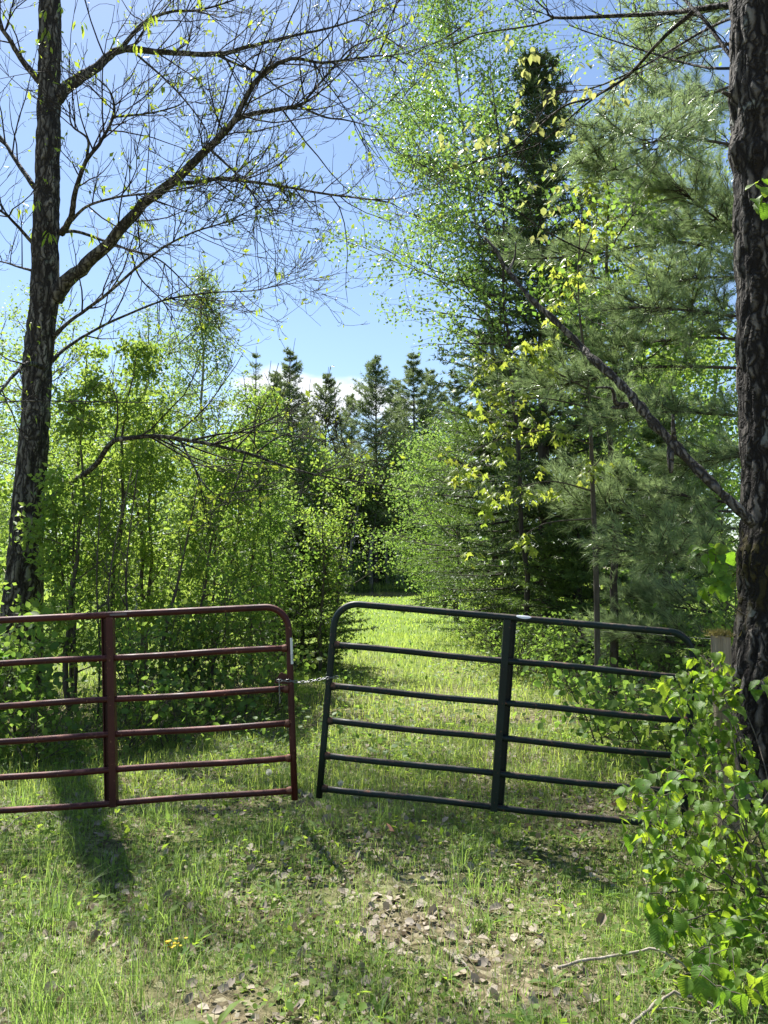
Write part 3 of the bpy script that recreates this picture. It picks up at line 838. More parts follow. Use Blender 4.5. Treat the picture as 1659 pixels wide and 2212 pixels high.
# stickers: white price strip on the red gate's end post, faded strip on its top rail, white oval on the dark gate
def curved_patch(xf, axis_, c, half, rad, a0, a1, mat, name, parent, oval=False, n=10, lift=.0008):
    V, Q = [], []
    for i in range(n + 1):
        s_ = -1 + 2 * i / n
        wd = math.sqrt(max(.02, 1 - s_ * s_)) if oval else 1
        am = (a0 + a1) / 2; ah = (a1 - a0) / 2 * wd
        for j in range(6):
            a = R_(am + ah * (-1 + 2 * j / 5)); r_ = rad + lift
            if axis_ == 'x': V.append((c[0] + s_ * half, c[1] - r_ * math.cos(a), c[2] + r_ * math.sin(a)))
            else: V.append((c[0] + r_ * math.sin(a), c[1] - r_ * math.cos(a), c[2] + s_ * half))
    for i in range(n):
        for j in range(5): a = i * 6 + j; Q.append((a, a + 1, a + 7, a + 6))
    b = MB(); b.add([loc(xf, p) for p in V], None, Q)
    return put(name, b.mesh(name, mat), parent)
# on the red gate local x runs towards the hinge (left), so the picture's right is a negative angle
st = curved_patch(RX, 'z', (0, 0, .925), .088, .0225, -88, -18, M['sticker'], 'price_sticker', red_gate)
for k in range(6):
    curved_patch(RX, 'z', (0, 0, .862 + k * .0075), .0016 + .0008 * (k % 2), .0225, -72, -34, M['ink'], 'printed_bar', st, n=1, lift=.0016)
curved_patch(RX, 'x', (RL * .49 - .075, 0, 1.226), .055, .0225, -15, 22, M['sticker_grey'], 'faded_sticker', red_gate)
curved_patch(DX, 'x', (DL * .497 + .085, 0, 1.226), .05, .0225, 5, 78, M['sticker'], 'oval_sticker', dark_gate, oval=True, n=14)
# lug on the red gate
b = MB(); b.add([loc(RX, p) for p in [(.02, -.004, .70), (.11, -.004, .715), (.075, -.004, .775), (.055, -.004, .785), (.02, -.004, .76),
                                      (.02, .004, .70), (.11, .004, .715), (.075, .004, .775), (.055, .004, .785), (.02, .004, .76)]],
      [(0, 1, 2), (0, 2, 3), (0, 3, 4), (5, 7, 6), (5, 8, 7), (5, 9, 8)], [(0, 5, 6, 1), (1, 6, 7, 2), (2, 7, 8, 3), (3, 8, 9, 4), (4, 9, 5, 0)])
put('chain_lug', b.mesh('chain_lug', M['red_paint'], smooth=False), red_gate)

# chain between the gates
def link_mesh():
    pts = []
    for a in np.linspace(0, 2 * math.pi, 17)[:-1]:
        pts.append((math.cos(a) * .0075, 0, math.sin(a) * .0075 + (.0105 if math.sin(a) >= 0 else -.0105)))
    pts = A(pts); n = len(pts); b = MB(); k = 6
    V, Q = [], []
    for i in range(n):
        t_ = unit(pts[(i + 1) % n] - pts[i - 1]); u_ = A([0, 1.0, 0]); w_ = np.cross(t_, u_)
        for j in range(k): a = j * 2 * math.pi / k; V.append(pts[i] + .0023 * (u_ * math.cos(a) + w_ * math.sin(a)))
    for i in range(n):
        for j in range(k): Q.append((i * k + j, i * k + (j + 1) % k, ((i + 1) % n) * k + (j + 1) % k, ((i + 1) % n) * k + j))
    b.add(V, None, Q); return b.mesh('link', M['steel'])
LM = link_mesh()
c0, c1 = loc(RX, (.085, -.030, .735)), loc(DX, (-.006, -.030, .725))
c2 = loc(DX, (.055, -.024, .735))
chain = thing('gate_chain', 'galvanised steel chain linking the red gate to the dark gate', 'chain', (c0 + c1) / 2)
cp = spline([c0, loc(RX, (.0, -.031, .728)), c0 * .5 + c1 * .5 + A([0, -.01, -.018]), c1, c2], 200)
dist = np.concatenate([[0], np.cumsum(np.linalg.norm(np.diff(cp, axis=0), axis=1))])
def add_link(p, d, k):
    o = bpy.data.objects.new('link', LM); scene.collection.objects.link(o); o.parent = chain
    o.matrix_parent_inverse = Matrix.Translation(-Vector(chain.location))
    z = unit(d); y = unit(np.cross(z, A([0.1, .9, .3]) if k % 2 else A([.1, .2, 1.0]))); x = np.cross(y, z)
    o.matrix_basis = Matrix([[x[0], y[0], z[0], p[0]], [x[1], y[1], z[1], p[1]], [x[2], y[2], z[2], p[2]], [0, 0, 0, 1]])
s_, k = 0.012, 0
while s_ < dist[-1]:
    i = int(np.searchsorted(dist, s_)); i = min(max(i, 1), len(cp) - 2)
    add_link(cp[i], cp[i + 1] - cp[i - 1], k); s_ += .0285; k += 1
for k2 in range(5):
    add_link(loc(RX, (.075, -.034, .715 - .0285 * k2)), A([.05, 0, 1]), k2)

# wooden gate posts
def post(label, x, y, top, r, moss=True):
    z = float(gh(x, y)) - .12
    th_ = thing('fence_post', label, 'post', (x, y, z))
    b = MB()
    k, rows = 22, 16
    V, a = [], []
    for i in range(rows):
        f = i / (rows - 1); zz = z + (top - z) * f
        for j in range(k):
            an = j * 2 * math.pi / k
            r_ = r * (1.04 - .10 * f) + .006 * noise.noise(Vector((math.cos(an) * 4, math.sin(an) * 4, zz * 1.2))) + .004 * math.sin(an * 7 + 2 * math.sin(zz * 3))
            V.append((x + r_ * math.cos(an) - .02 * f, y + r_ * math.sin(an), zz + (.02 * noise.noise(Vector((an * 2, 3, 1))) if i == rows - 1 else 0)))
    ii = np.arange(rows - 1)[:, None] * k; j = np.arange(k)[None]; j2 = (j + 1) % k
    V.append((x - .02, y, top - .012))
    f3 = [((rows - 1) * k + q, (rows - 1) * k + (q + 1) % k, rows * k) for q in range(k)]
    b.add(V, f3, np.stack([ii + j, ii + j2, ii + k + j2, ii + k + j], -1).reshape(-1, 4))
    put('post_body', b.mesh('post_body', M['post_wood'], smooth=False), th_)
    if moss:
        n = 500
        pp = A([x - .02, y, top]) + np.stack([rng.normal(size=n) * r * .55, rng.normal(size=n) * r * .55, rnd(-.01, .02, n)], -1)
        b = MB(); Rm = frames(unit(rand_dirs(n) + A([0, 0, .6])), rand_dirs(n))
        b.batch(*T_NEEDLE, pp, Rm, np.stack([np.full(n, .006), rnd(.02, .05, n), np.ones(n)], -1), rng.random(n))
        stuff(put('moss_cap', b.mesh('moss_cap', M['moss']), th_))
    return th_
px, py = gxy(1556, 5.02)
post('weathered wooden gate post with a mossy top beside the thick dark trunk', px, py, P(1550, 1372, 5.02)[2], .062)
hp = rh + dirr * .13
post('weathered wooden gate post at the hinge end of the red gate', hp[0], hp[1], 1.33, .065, False)
b = MB()
wp = spline([A([px - .03, py - .07, 1.27]), P(1450, 1374, 5.6), P(1380, 1368, 7.0), P(1250, 1362, 10.5)], 20)
b.tube(wp, .0016, 5)
tag(put('fence_wire', b.mesh('fence_wire', M['steel'])), 'thin pale fence wire running back from the mossy post', 'wire')

# ------------------------------------------------------------------ the big tree on the left
D = 11.0
def z1(x, y, w, dd=0.0):           # traced point: half-scale pixels, width in the same, depth offset
    p = P(x / 2, y / 2, D + dd); w = w * .91 if w > 90 else w * (.8 + .11 * w / 90); return (p[0], p[1], p[2], max(.004, w / 2 / FPX * (D + dd) / 2))
base = A([(50 - CX) / FPX * D, D]); bz = float(gh(*base)) - .1
lt = thing('hardwood_tree', 'tall grey-barked tree with bare crooked limbs and sparse drooping leaves behind red gate', 'tree', (base[0], base[1], bz))
ax_l = [(base[0] - .06, D, bz, .46), (base[0] - .02, D, .45, .335), z1(105, 2500, 165), z1(118, 2240, 150), z1(150, 1840, 130), z1(165, 1536, 132), z1(190, 1300, 130), z1(197, 1000, 122), z1(207, 700, 112), z1(213, 300, 104), z1(217, 0, 100), z1(222, -200, 66), z1(232, -400, 34), z1(240, -640, 10)]
put('trunk', trunk_mesh('trunk', ax_l, M['bark_left'], 64, 240, (10, 2.4), .022, seed=3), lt)
LIMBS = [
 [z1(235, 1290, 84), z1(290, 1215, 72, -.1), z1(430, 1090, 60, -.3), z1(620, 880, 52, -.6), z1(740, 790, 48, -.7), z1(900, 640, 40, -.9), z1(1010, 520, 34, -1.1), z1(1110, 345, 26, -1.3), z1(1250, 255, 20, -1.4), z1(1400, 270, 14, -1.5), z1(1659, 240, 9, -1.7), z1(1760, 280, 5, -1.8)],
 [z1(1005, 525, 30, -1.1), z1(1080, 495, 26, -.9), z1(1290, 455, 20, -.8), z1(1330, 420, 14, -.8), z1(1450, 280, 11, -.7), z1(1530, 200, 9, -.7), z1(1650, 160, 7, -.6), z1(1770, 100, 4, -.6)],
 [z1(1290, 457, 13, -.8), z1(1400, 505, 11, -.7), z1(1500, 520, 8, -.6), z1(1640, 555, 5, -.5)],
 [z1(735, 795, 26, -.7), z1(860, 785, 22, -.4), z1(960, 770, 20, -.2), z1(1080, 785, 17, 0), z1(1250, 810, 14, .2), z1(1420, 840, 12, .4), z1(1659, 870, 8, .6), z1(1730, 900, 4, .7)],
 [z1(905, 642, 16, -.9), z1(1040, 770, 12, -1.3), z1(1120, 880, 8, -1.6), z1(1200, 960, 5, -1.8)],
 [z1(250, 430, 62), z1(300, 365, 60, .1), z1(420, 290, 46, .3), z1(520, 215, 38, .5), z1(700, 225, 30, .8), z1(940, 235, 24, 1.1), z1(1060, 205, 20, 1.2), z1(1240, 160, 15, 1.3), z1(1480, 105, 10, 1.5), z1(1700, 10, 5, 1.7)],
 [z1(940, 238, 16, 1.1), z1(1040, 285, 13, .9), z1(1130, 320, 10, .8), z1(1200, 380, 8, .6), z1(1300, 450, 5, .5)],
 [z1(515, 220, 26, .5), z1(620, 100, 20, .7), z1(740, 50, 15, .9), z1(850, 45, 12, 1), z1(980, 10, 9, 1.1), z1(1150, -60, 5, 1.3)],
 [z1(590, 235, 14, .7), z1(700, 330, 11, .4), z1(800, 435, 9, .2), z1(890, 560, 7, 0), z1(888, 640, 4, -.1)],
 [z1(265, 1010, 36), z1(310, 930, 32, -.4), z1(325, 830, 27, -.6), z1(370, 700, 22, -.8), z1(430, 620, 18, -.9), z1(490, 500, 14, -1), z1(478, 400, 10, -1.2), z1(410, 330, 6, -1.3)],
 [z1(490, 505, 13, -1), z1(640, 490, 10, -.9), z1(760, 460, 8, -.8), z1(805, 430, 5, -.7)],
 [z1(375, 690, 16, -.8), z1(378, 600, 13, -.9), z1(310, 540, 10, -1), z1(300, 440, 7, -1.1)],
 [z1(255, 1005, 22), z1(330, 1000, 18, .4), z1(450, 1040, 15, .8), z1(560, 1080, 12, 1.1), z1(700, 1130, 9, 1.4), z1(860, 1290, 6, 1.6), z1(930, 1360, 4, 1.7)],
 [z1(300, 960, 18, -.3), z1(380, 890, 15, -.7), z1(520, 850, 12, -1.1), z1(740, 825, 9, -1.5), z1(900, 790, 5, -1.7)],
 [z1(225, 1460, 26), z1(300, 1390, 19, -.2), z1(450, 1280, 17, -.5), z1(660, 1100, 13, -.9), z1(820, 1010, 10, -1.2), z1(970, 960, 8, -1.4), z1(1120, 890, 5, -1.5)],
 [z1(225, 1560, 24), z1(290, 1500, 17, .3), z1(440, 1410, 14, .7), z1(700, 1300, 11, 1), z1(900, 1265, 8, 1.2), z1(1130, 1250, 6, 1.3), z1(1350, 1180, 3, 1.4)],
 [z1(565, 1085, 12, 1.1), z1(605, 1200, 9, 1.2), z1(700, 1300, 7, 1.3), z1(760, 1390, 4, 1.4)],
 [z1(180, 360, 40), z1(100, 265, 32, -.2), z1(20, 140, 24, -.4), z1(-120, -40, 14, -.6), z1(-200, -220, 7, -.8)],
 [z1(150, 810, 30), z1(60, 680, 22, .3), z1(0, 590, 18, .5), z1(-160, 430, 9, .7)],
 [z1(150, 1060, 22), z1(60, 960, 16, -.3), z1(0, 910, 13, -.5), z1(-160, 830, 6, -.8)],
 [z1(140, 1170, 16), z1(70, 1150, 11, .2), z1(0, 1130, 8, .4), z1(-140, 1120, 4, .6)],
 [z1(190, 1590, 30, -.3), z1(120, 1570, 24, -.6), z1(60, 1620, 18, -.9), z1(20, 1670, 14, -1.1), z1(-60, 1770, 8, -1.3)],
 [z1(170, 2200, 44), z1(250, 2130, 34, -.7), z1(400, 2020, 29, -1.6), z1(480, 1915, 27, -2.1), z1(560, 1893, 25, -2.2), z1(660, 1884, 23, -2.2), z1(800, 1900, 21, -2.2), z1(1040, 1950, 17, -2.1), z1(1280, 2030, 12, -2), z1(1440, 2064, 8, -1.9), z1(1690, 2104, 5, -1.8), z1(1780, 2130, 3, -1.8)],
 [z1(830, 1900, 14, -2.2), z1(980, 1872, 10, -2.0), z1(1180, 1862, 7, -1.8), z1(1290, 1835, 4, -1.7)],
 [z1(1110, 1955, 11, -2.1), z1(1200, 1890, 8, -2.3), z1(1330, 1850, 5, -2.5)],
 [z1(780, 1905, 12, -2.2), z1(830, 2000, 11, -2.4), z1(880, 2090, 9, -2.5), z1(975, 2180, 6, -2.6)],
 [z1(1060, 1960, 10, -2.1), z1(1030, 2060, 9, -2.2), z1(985, 2180, 6, -2.3)],
 [z1(1380, 2050, 7, -1.9), z1(1470, 1990, 5, -2), z1(1520, 1900, 3, -2.1)],
 [z1(-80, 1745, 9, -1.5), z1(120, 1732, 8, -1.6), z1(500, 1737, 6, -1.8), z1(740, 1741, 3, -1.9)],
 [z1(225, -150, 22), z1(340, -300, 15, -.5), z1(520, -480, 9, -1), z1(760, -620, 5, -1.4)],
 [z1(215, -300, 20), z1(120, -480, 12, .4), z1(-60, -700, 5, .8)],
 [z1(225, -420, 16), z1(330, -640, 10, .8), z1(420, -860, 5, 1.4)],
]
lp, ltan, lr, lens = limb_set(lt, LIMBS, M['bark_left'])
twb = MB(); tips = [lp]; tipl = []
o0 = 0
for ln in lens:
    seg = slice(o0, o0 + ln); o0 += ln
    pp, tt_, rr_ = lp[seg], ltan[seg], lr[seg]
    Ltot = np.linalg.norm(np.diff(pp, axis=0), axis=1).sum()
    offp = pp[:, 2].max() > 12.2
    low = pp[:, 2].max() < 5.0
    nsub = int(Ltot * (2.2 if offp else 2.2 if low else 6.2)) + 3
    for k in range(nsub):
        i = int(rnd(.16, 1) ** .8 * (ln - 1)); r_ = rr_[i]
        d = side_dir(tt_[i], rnd(.5, 1.25)); d[1] *= .7
        L = rnd(.45, 2.0) * (.75 + .25 * min(1, r_ / .03))
        q = shoot(pp[i], d, L, 8, rnd(-.1, .9), .12)
        twb.tube(q, np.linspace(min(r_ * .6, .013), .0034, 8), 4, cap=False)
        tips.append(q[2:])
        for j in range(4 if not offp else 1):
            i2 = 1 + int(rnd(0, 1) * 5.9)
            d2 = side_dir(unit(q[i2 + 1] - q[i2]), rnd(.4, 1.1))
            q2 = shoot(q[i2], d2, rnd(.2, .7), 6, rnd(.3, 1.4), .13)
            twb.tube(q2, np.linspace(.0045, .0026, 6), 3); tipl.append(q2[-1])
            for j2 in range(2 if not offp else 0):
                i3 = 1 + int(rnd(0, 1) * 3.9)
                d3 = side_dir(unit(q2[i3 + 1] - q2[i3]), rnd(.4, 1.0))
                q3 = shoot(q2[i3], d3, rnd(.08, .28), 4, rnd(.4, 1.3), .2)
                twb.tube(q3, np.linspace(.0032, .0028, 4), 3); tipl.append(q3[-1])
stp = np.vstack(tips)
CL = [(200, 150), (40, 100), (190, 60), (450, 140), (510, 170), (590, 190), (630, 120), (655, 60), (770, 330), (840, 330), (810, 545), (640, 380), (700, 380), (435, 810), (540, 800), (690, 830), (780, 780), (870, 760), (830, 960), (640, 970), (985, 980), (1110, 690), (1100, 840), (1150, 900), (1140, 930), (160, 870), (70, 900), (150, 1000), (215, 1010), (290, 980), (390, 1020), (1200, 1170), (1115, 1320), (900, 880), (1370, 770), (600, 940), (1240, 820), (930, 270), (260, 30), (350, 100), (930, 740), (985, 930), (1180, 620), (20, 40)]
lpos, lR, lsz = [], [], []
for (x, y) in CL:
    tg = P(x / 2, y / 2, D + rnd(-1.4, .6))
    i = nearest(stp, tg); p0 = stp[i]
    tg = p0 + (tg - p0) * min(1, .9 / max(.01, np.linalg.norm(tg - p0)))
    link_twig(twb, p0, tg, .004, .0025)
    n = int(rnd(5, 9))
    for k in range(n):
        a = rnd(0, 6.28); d = A([math.cos(a) * .55, math.sin(a) * .55, -1.0 + rnd(0, .6)])
        lpos.append(tg + A([math.cos(a), math.sin(a), 0]) * .015 + rng.normal(size=3) * .03)
        lR.append(frames(unit(d)[None], unit(A([math.cos(a), math.sin(a), .4]))[None])[0]); lsz.append(rnd(.085, .15))
leaf_objs(lt, [T_LANCE], M['droop_leaf'], A(lpos), A(lR), A(lsz))
tipl = A(tipl); keep = rng.random(len(tipl)) < .5; tipl = tipl[keep]; rep_ = np.repeat(np.arange(len(tipl)), 2)
n = len(rep_); dd = unit(rand_dirs(n) * .7 + A([0, 0, -.35])); szt = np.where(rng.random(n) < .22, rnd(.05, .11, n), rnd(.015, .045, n))
b = MB(); b.batch(*T_LEAF, tipl[rep_], frames(dd, rand_dirs(n)), szt, rng.random(n)); stuff(put('opening_buds', b.mesh('opening_buds', M['droop_leaf']), lt))
stuff(put('twigs', twb.mesh('twigs', M['twig']), lt))

# ------------------------------------------------------------------ the thick trunk on the right
RD = 5.45
rx = (1672 - CX) / FPX * RD
rt = thing('hardwood_tree', 'thick dark plated trunk with knobby burls and a mossy patch beside the wooden post', 'tree', (rx, RD, -.1))
ax_r = [(rx + .06, RD, -.15, .50), (rx + .03, RD, .12, .385), (rx - .01, RD, .5, .345), (rx - .02, RD, .95, .305), (rx, RD, 1.5, .25), (rx + .02, RD, 2.2, .225), (rx + .015, RD, 3.0, .213), (rx + .015, RD, 3.8, .203), (rx + .015, RD, 4.6, .195), (rx + .02, RD, 5.6, .185), (rx + .1, RD + .1, 8, .16), (rx + .2, RD + .3, 11, .08)]
aL = math.pi + .45
zb = lambda v: float(P(1600, v, RD)[2])
put('trunk', trunk_mesh('trunk', ax_r, M['bark_right'], 96, 300, (9.5, 3.0), .020, bulges=[(zb(330), aL - .3, .12, .5, .045), (zb(205), aL - .35, .10, .5, .036), (zb(355), aL + .6, .10, .4, .035), (zb(1210), aL - .2, .20, .7, .03), (zb(240), aL + .5, .14, .4, .03)], seed=1), rt)
# broken stub at the upper burl
b = MB(); p0 = P(1592, 212, RD - .02); p1 = P(1560, 199, RD - .05)
b.tube([p0 + A([.06, 0, -.02]), p0, p1], [.034, .026, .010], 8); put('branch_stub', b.mesh('branch_stub', M['dead_wood']), rt)
def z2(x, y, w, d):
    p = P(CX + x / 2, y / 2, d); return (p[0], p[1], p[2], max(.0035, w / 2 / FPX * d / 2))
RL_ = [
 [z2(1640, -10, 40, 5.5), z2(1500, 18, 28, 5.9), z2(1350, 40, 24, 6.2), z2(1200, 58, 20, 6.6), z2(970, 70, 16, 7), z2(740, 76, 12, 7.4), z2(700, 40, 8, 7.5), z2(640, -10, 5, 7.6)],
 [z2(1340, 45, 24, 6.2), z2(1200, 170, 17, 6.6), z2(1050, 330, 14, 7), z2(900, 420, 11, 7.3), z2(760, 470, 9, 7.6), z2(560, 640, 7, 7.9), z2(380, 700, 5, 8.1)],
 [z2(1600, 330, 26, 5.5), z2(1520, 268, 20, 5.7), z2(1380, 82, 17, 6), z2(1300, 0, 14, 6.2), z2(1200, -120, 8, 6.4)],
 [z2(1600, 300, 18, 5.6), z2(1510, 296, 13, 5.9), z2(1380, 290, 11, 6.3), z2(1190, 240, 9, 6.8), z2(960, 165, 6, 7.3), z2(800, 110, 4, 7.6)],
 [z2(1610, 60, 30, 5.6), z2(1510, 75, 15, 6.1), z2(1350, 150, 12, 6.6), z2(1130, 280, 9, 7.2), z2(900, 380, 7, 7.7), z2(700, 400, 4, 8)],
 [z2(1000, 360, 9, 7), z2(860, 460, 8, 7.4), z2(700, 600, 6, 7.7), z2(600, 650, 6, 7.9), z2(380, 705, 5, 8.1), z2(200, 760, 3, 8.3)],
 [z2(740, 76, 9, 7.4), z2(640, 110, 8, 7.7), z2(400, 150, 6, 8), z2(270, 215, 4, 8.2)],
 [z2(900, 1100, 9, 8), z2(700, 1000, 7, 8.1), z2(560, 900, 5, 8.2)],
 [z2(760, 470, 7, 7.6), z2(640, 560, 6, 7.9), z2(560, 720, 5, 8.1), z2(480, 830, 4, 8.2)],
]
lp, ltan, lr, lens = limb_set(rt, RL_, M['bark_right'], 6)
twb = MB(); tips = [lp]; o0 = 0
for ln in lens:
    seg = slice(o0, o0 + ln); o0 += ln
    pp, tt_, rr_ = lp[seg], ltan[seg], lr[seg]
    Ltot = np.linalg.norm(np.diff(pp, axis=0), axis=1).sum()
    for k in range(int(Ltot * 4.5) + 2):
        i = int(rnd(.3, 1) * (ln - 1)); d = side_dir(tt_[i], rnd(.5, 1.1))
        q = shoot(pp[i], d, rnd(.3, .9), 7, rnd(-.3, .6), .17)
        twb.tube(q, np.linspace(min(rr_[i] * .5, .005), .002, 7), 3); tips.append(q[2:])
        for j in range(3):
            i2 = 1 + int(rnd(0, 1) * 4.9)
            q2 = shoot(q[i2], side_dir(unit(q[i2 + 1] - q[i2]), rnd(.5, 1)), rnd(.12, .4), 5, rnd(-.2, .8), .2)
            twb.tube(q2, np.linspace(.0028, .0016, 5), 3); tips.append(q2[2:])
stp = np.vstack(tips)
OC = [(600, 265), (610, 325), (590, 370), (575, 430), (740, 410), (700, 400), (830, 360), (880, 390), (1010, 340), (1030, 420), (985, 480), (985, 450), (640, 560), (665, 530), (770, 570), (820, 590), (560, 490), (480, 620), (430, 650), (380, 550), (270, 620), (580, 885), (635, 800), (725, 750), (700, 950), (770, 800), (540, 180), (870, 290), (990, 220), (500, 610), (350, 650), (740, 890), (645, 1020), (690, 330), (640, 240), (560, 560), (760, 520), (850, 430), (1040, 380), (940, 440), (300, 700), (440, 740), (520, 700), (250, 590), (420, 600)]
lpos, lR, lsz = [], [], []
for (x, y) in OC:
    tg = P(CX + x / 2, y / 2, rnd(6.9, 8.1)); i = nearest(stp, tg); p0 = stp[i]
    tg = p0 + (tg - p0) * min(1, .8 / max(.01, np.linalg.norm(tg - p0)))
    link_twig(twb, p0, tg, .003, .0018)
    for k in range(int(rnd(4, 8))):
        a = rnd(0, 6.28); d = A([math.cos(a) * .7, math.sin(a) * .7, -1.0 + rnd(0, .7)])
        lpos.append(tg + rng.normal(size=3) * .035); lR.append(frames(unit(d)[None], unit(A([math.cos(a), math.sin(a), .5]))[None])[0]); lsz.append(rnd(.055, .10))
leaf_objs(rt, [T_ROUND, T_LEAF], M['oak_leaf'], A(lpos), A(lR), A(lsz))
stuff(put('twigs', twb.mesh('twigs', M['twig']), rt))

# dead limb leaning against the trunk
def z4(x, y, w, d):
    p = P(CX + x / 2, 720 + y / 2, d); return (p[0], p[1], p[2], max(.003, w / 2 / FPX * d / 2))
db = thing('dead_branch', 'long bare weathered dead limb leaning against the thick dark trunk', 'branch', z4(1545, 770, 1, 5.3)[:3])
dl = spline([z2(430, 1020, 9, 6.6), z2(480, 1080, 13, 6.5), z2(520, 1155, 18, 6.45), z2(620, 1280, 22, 6.3), z2(730, 1390, 25, 6.15), z2(850, 1510, 30, 6.05), z4(900, 130, 34, 5.9), z4(1040, 270, 37, 5.75), z4(1130, 370, 41, 5.65), z4(1250, 490, 44, 5.55), z4(1400, 640, 43, 5.4), z4(1545, 775, 46, 5.3), z4(1600, 830, 47, 5.28)], 60)
b = MB()
k, V, a = 14, [], []
nn_ = len(dl); b.tube(dl[:, :3] + np.cumsum(rng.normal(size=(nn_, 3)) * .0035, axis=0) * np.sin(np.linspace(0, math.pi, nn_))[:, None], dl[:, 3] * (1 + .12 * np.sin(np.arange(nn_) * 1.7) + .12 * rng.normal(size=nn_)), 12)
put('limb', b.mesh('limb', M['dead_wood']), db)
for seq in ([z4(1050, 310, 26, 5.75), z4(1000, 300, 22, 5.7), z4(985, 240, 14, 5.65), z4(915, 235, 8, 5.6)], [z4(1050, 312, 22, 5.75), z4(1010, 320, 18, 5.72), z4(985, 320, 12, 5.7)],
            [z4(1255, 480, 30, 5.55), z4(1250, 420, 20, 5.5), z4(1248, 350, 12, 5.48)], [z4(1240, 490, 34, 5.55), z4(1238, 550, 30, 5.5), z4(1240, 605, 16, 5.5)],
            [z2(540, 1170, 14, 6.45), z2(565, 1110, 9, 6.5), z2(570, 1045, 5, 6.5)], [z4(1500, 770, 14, 5.3), z4(1445, 768, 8, 5.2)]):
    q = spline(seq, 10); b = MB(); b.tube(q[:, :3], q[:, 3], 7); put('stub', b.mesh('stub', M['dead_wood']), db)

# ------------------------------------------------------------------ white pine behind the thick trunk
PD = 9.0
pb = gxy(1745, PD)
wp_ = thing('white_pine', 'white pine with long soft needles spreading behind the thick dark trunk', 'tree', (pb[0], pb[1], -.1))
b = MB(); b.tube([(pb[0], PD, -.2), (pb[0], PD, 3), (pb[0] + .1, PD, 8), (pb[0] + .1, PD, 14)], [.2, .17, .11, .02], 12)
put('trunk', b.mesh('trunk', M['conifer_bark']), wp_)
B = [[(1700, 60), (1450, 130), (1330, 180)], [(1720, 130), (1430, 245), (1315, 290)], [(1720, 340), (1500, 300), (1390, 310)], [(1720, 450), (1420, 395), (1270, 340)], [(1720, 520), (1500, 512), (1370, 478)],
     [(1720, 640), (1500, 525), (1280, 550), (1110, 562)], [(1720, 700), (1480, 670), (1360, 664)], [(1720, 800), (1425, 792), (1280, 818), (1150, 842)], [(1720, 910), (1475, 890), (1330, 905)],
     [(1720, 1160), (1430, 1120), (1230, 1088)], [(1720, 1110), (1400, 1060), (1250, 1060)], [(1720, 1350), (1455, 1310), (1370, 1288)], [(1720, 1420), (1400, 1380), (1345, 1370)],
     [(1720, 600), (1520, 600), (1420, 620)], [(1720, 240), (1540, 220), (1430, 200)], [(1720, 760), (1560, 730), (1400, 740), (1290, 760)], [(1720, 980), (1560, 990), (1460, 1010)], [(1720, 1220), (1520, 1200), (1380, 1190)], [(1720, 420), (1520, 440), (1350, 430)], [(1720, 20), (1560, 20), (1400, 60)], [(1720, 570), (1560, 480), (1460, 400)]]
pk, ndl = MB(), MB()
tP, tD = [], []
for bi, bo in enumerate(B):
    d_end = PD + rnd(-2.2, 1.6)
    pts = [tuple(P(u, v, PD + (d_end - PD) * (i / (len(bo) - 1)))) for i, (u, v) in enumerate(bo)]
    q = spline(pts, 14)
    L = np.linalg.norm(np.diff(q, axis=0), axis=1).sum()
    bb = MB(); bb.tube(q, np.linspace(.022, .005, 14), 6); put('bough', bb.mesh('bough', M['conifer_bark']), wp_)
    nlat = 56 if bi not in (0, 1, 14, 19, 2) else 40
    for k in range(nlat):
        i = int(rnd(.25, 1) * 12.9); t_ = unit(q[i + 1] - q[i]); d = unit(side_dir(t_, rnd(.4, .9), .55) + A([0, 0, .1]))
        q2 = shoot(q[i], d, rnd(.25, .75), 6, .25, .10)
        pk.tube(q2, np.linspace(.006, .0025, 6), 3)
        for j in range(6):
            i2 = int(rnd(1, 4.99)); t2 = unit(q2[i2 + 1] - q2[i2])
            d3 = side_dir(t2, rnd(.2, .8), .3); q3 = shoot(q2[i2], d3, rnd(.06, .2), 3, .3, .08)
            pk.tube(q3, [.003, .0025, .002], 3)
            tP.append(q3[-1]); tD.append(unit(q3[-1] - q3[0])); tP.append(q3[1]); tD.append(unit(q3[-1] - q3[0]))
        tP.append(q2[-1]); tD.append(unit(q2[-1] - q2[-2]))
tP, tD = A(tP), A(tD)
rep = np.repeat(np.arange(len(tP)), 17)
n = len(rep)
dd = unit(tD[rep] * .9 + rand_dirs(n) * .62 + A([0, 0, -.10]))
ndl.batch(*T_NEEDLE, tP[rep] + tD[rep] * rnd(-.05, .02, n)[:, None], frames(dd, rand_dirs(n)), np.stack([np.full(n, .0040), rnd(.08, .135, n), np.ones(n)], -1), np.repeat(rng.random(len(tP)), 17) * .7 + rng.random(n) * .3)
stuff(put('side_twigs', pk.mesh('side_twigs', M['conifer_bark']), wp_))
stuff(put('needles', ndl.mesh('needles', M['pine_needle'], smooth=False), wp_))

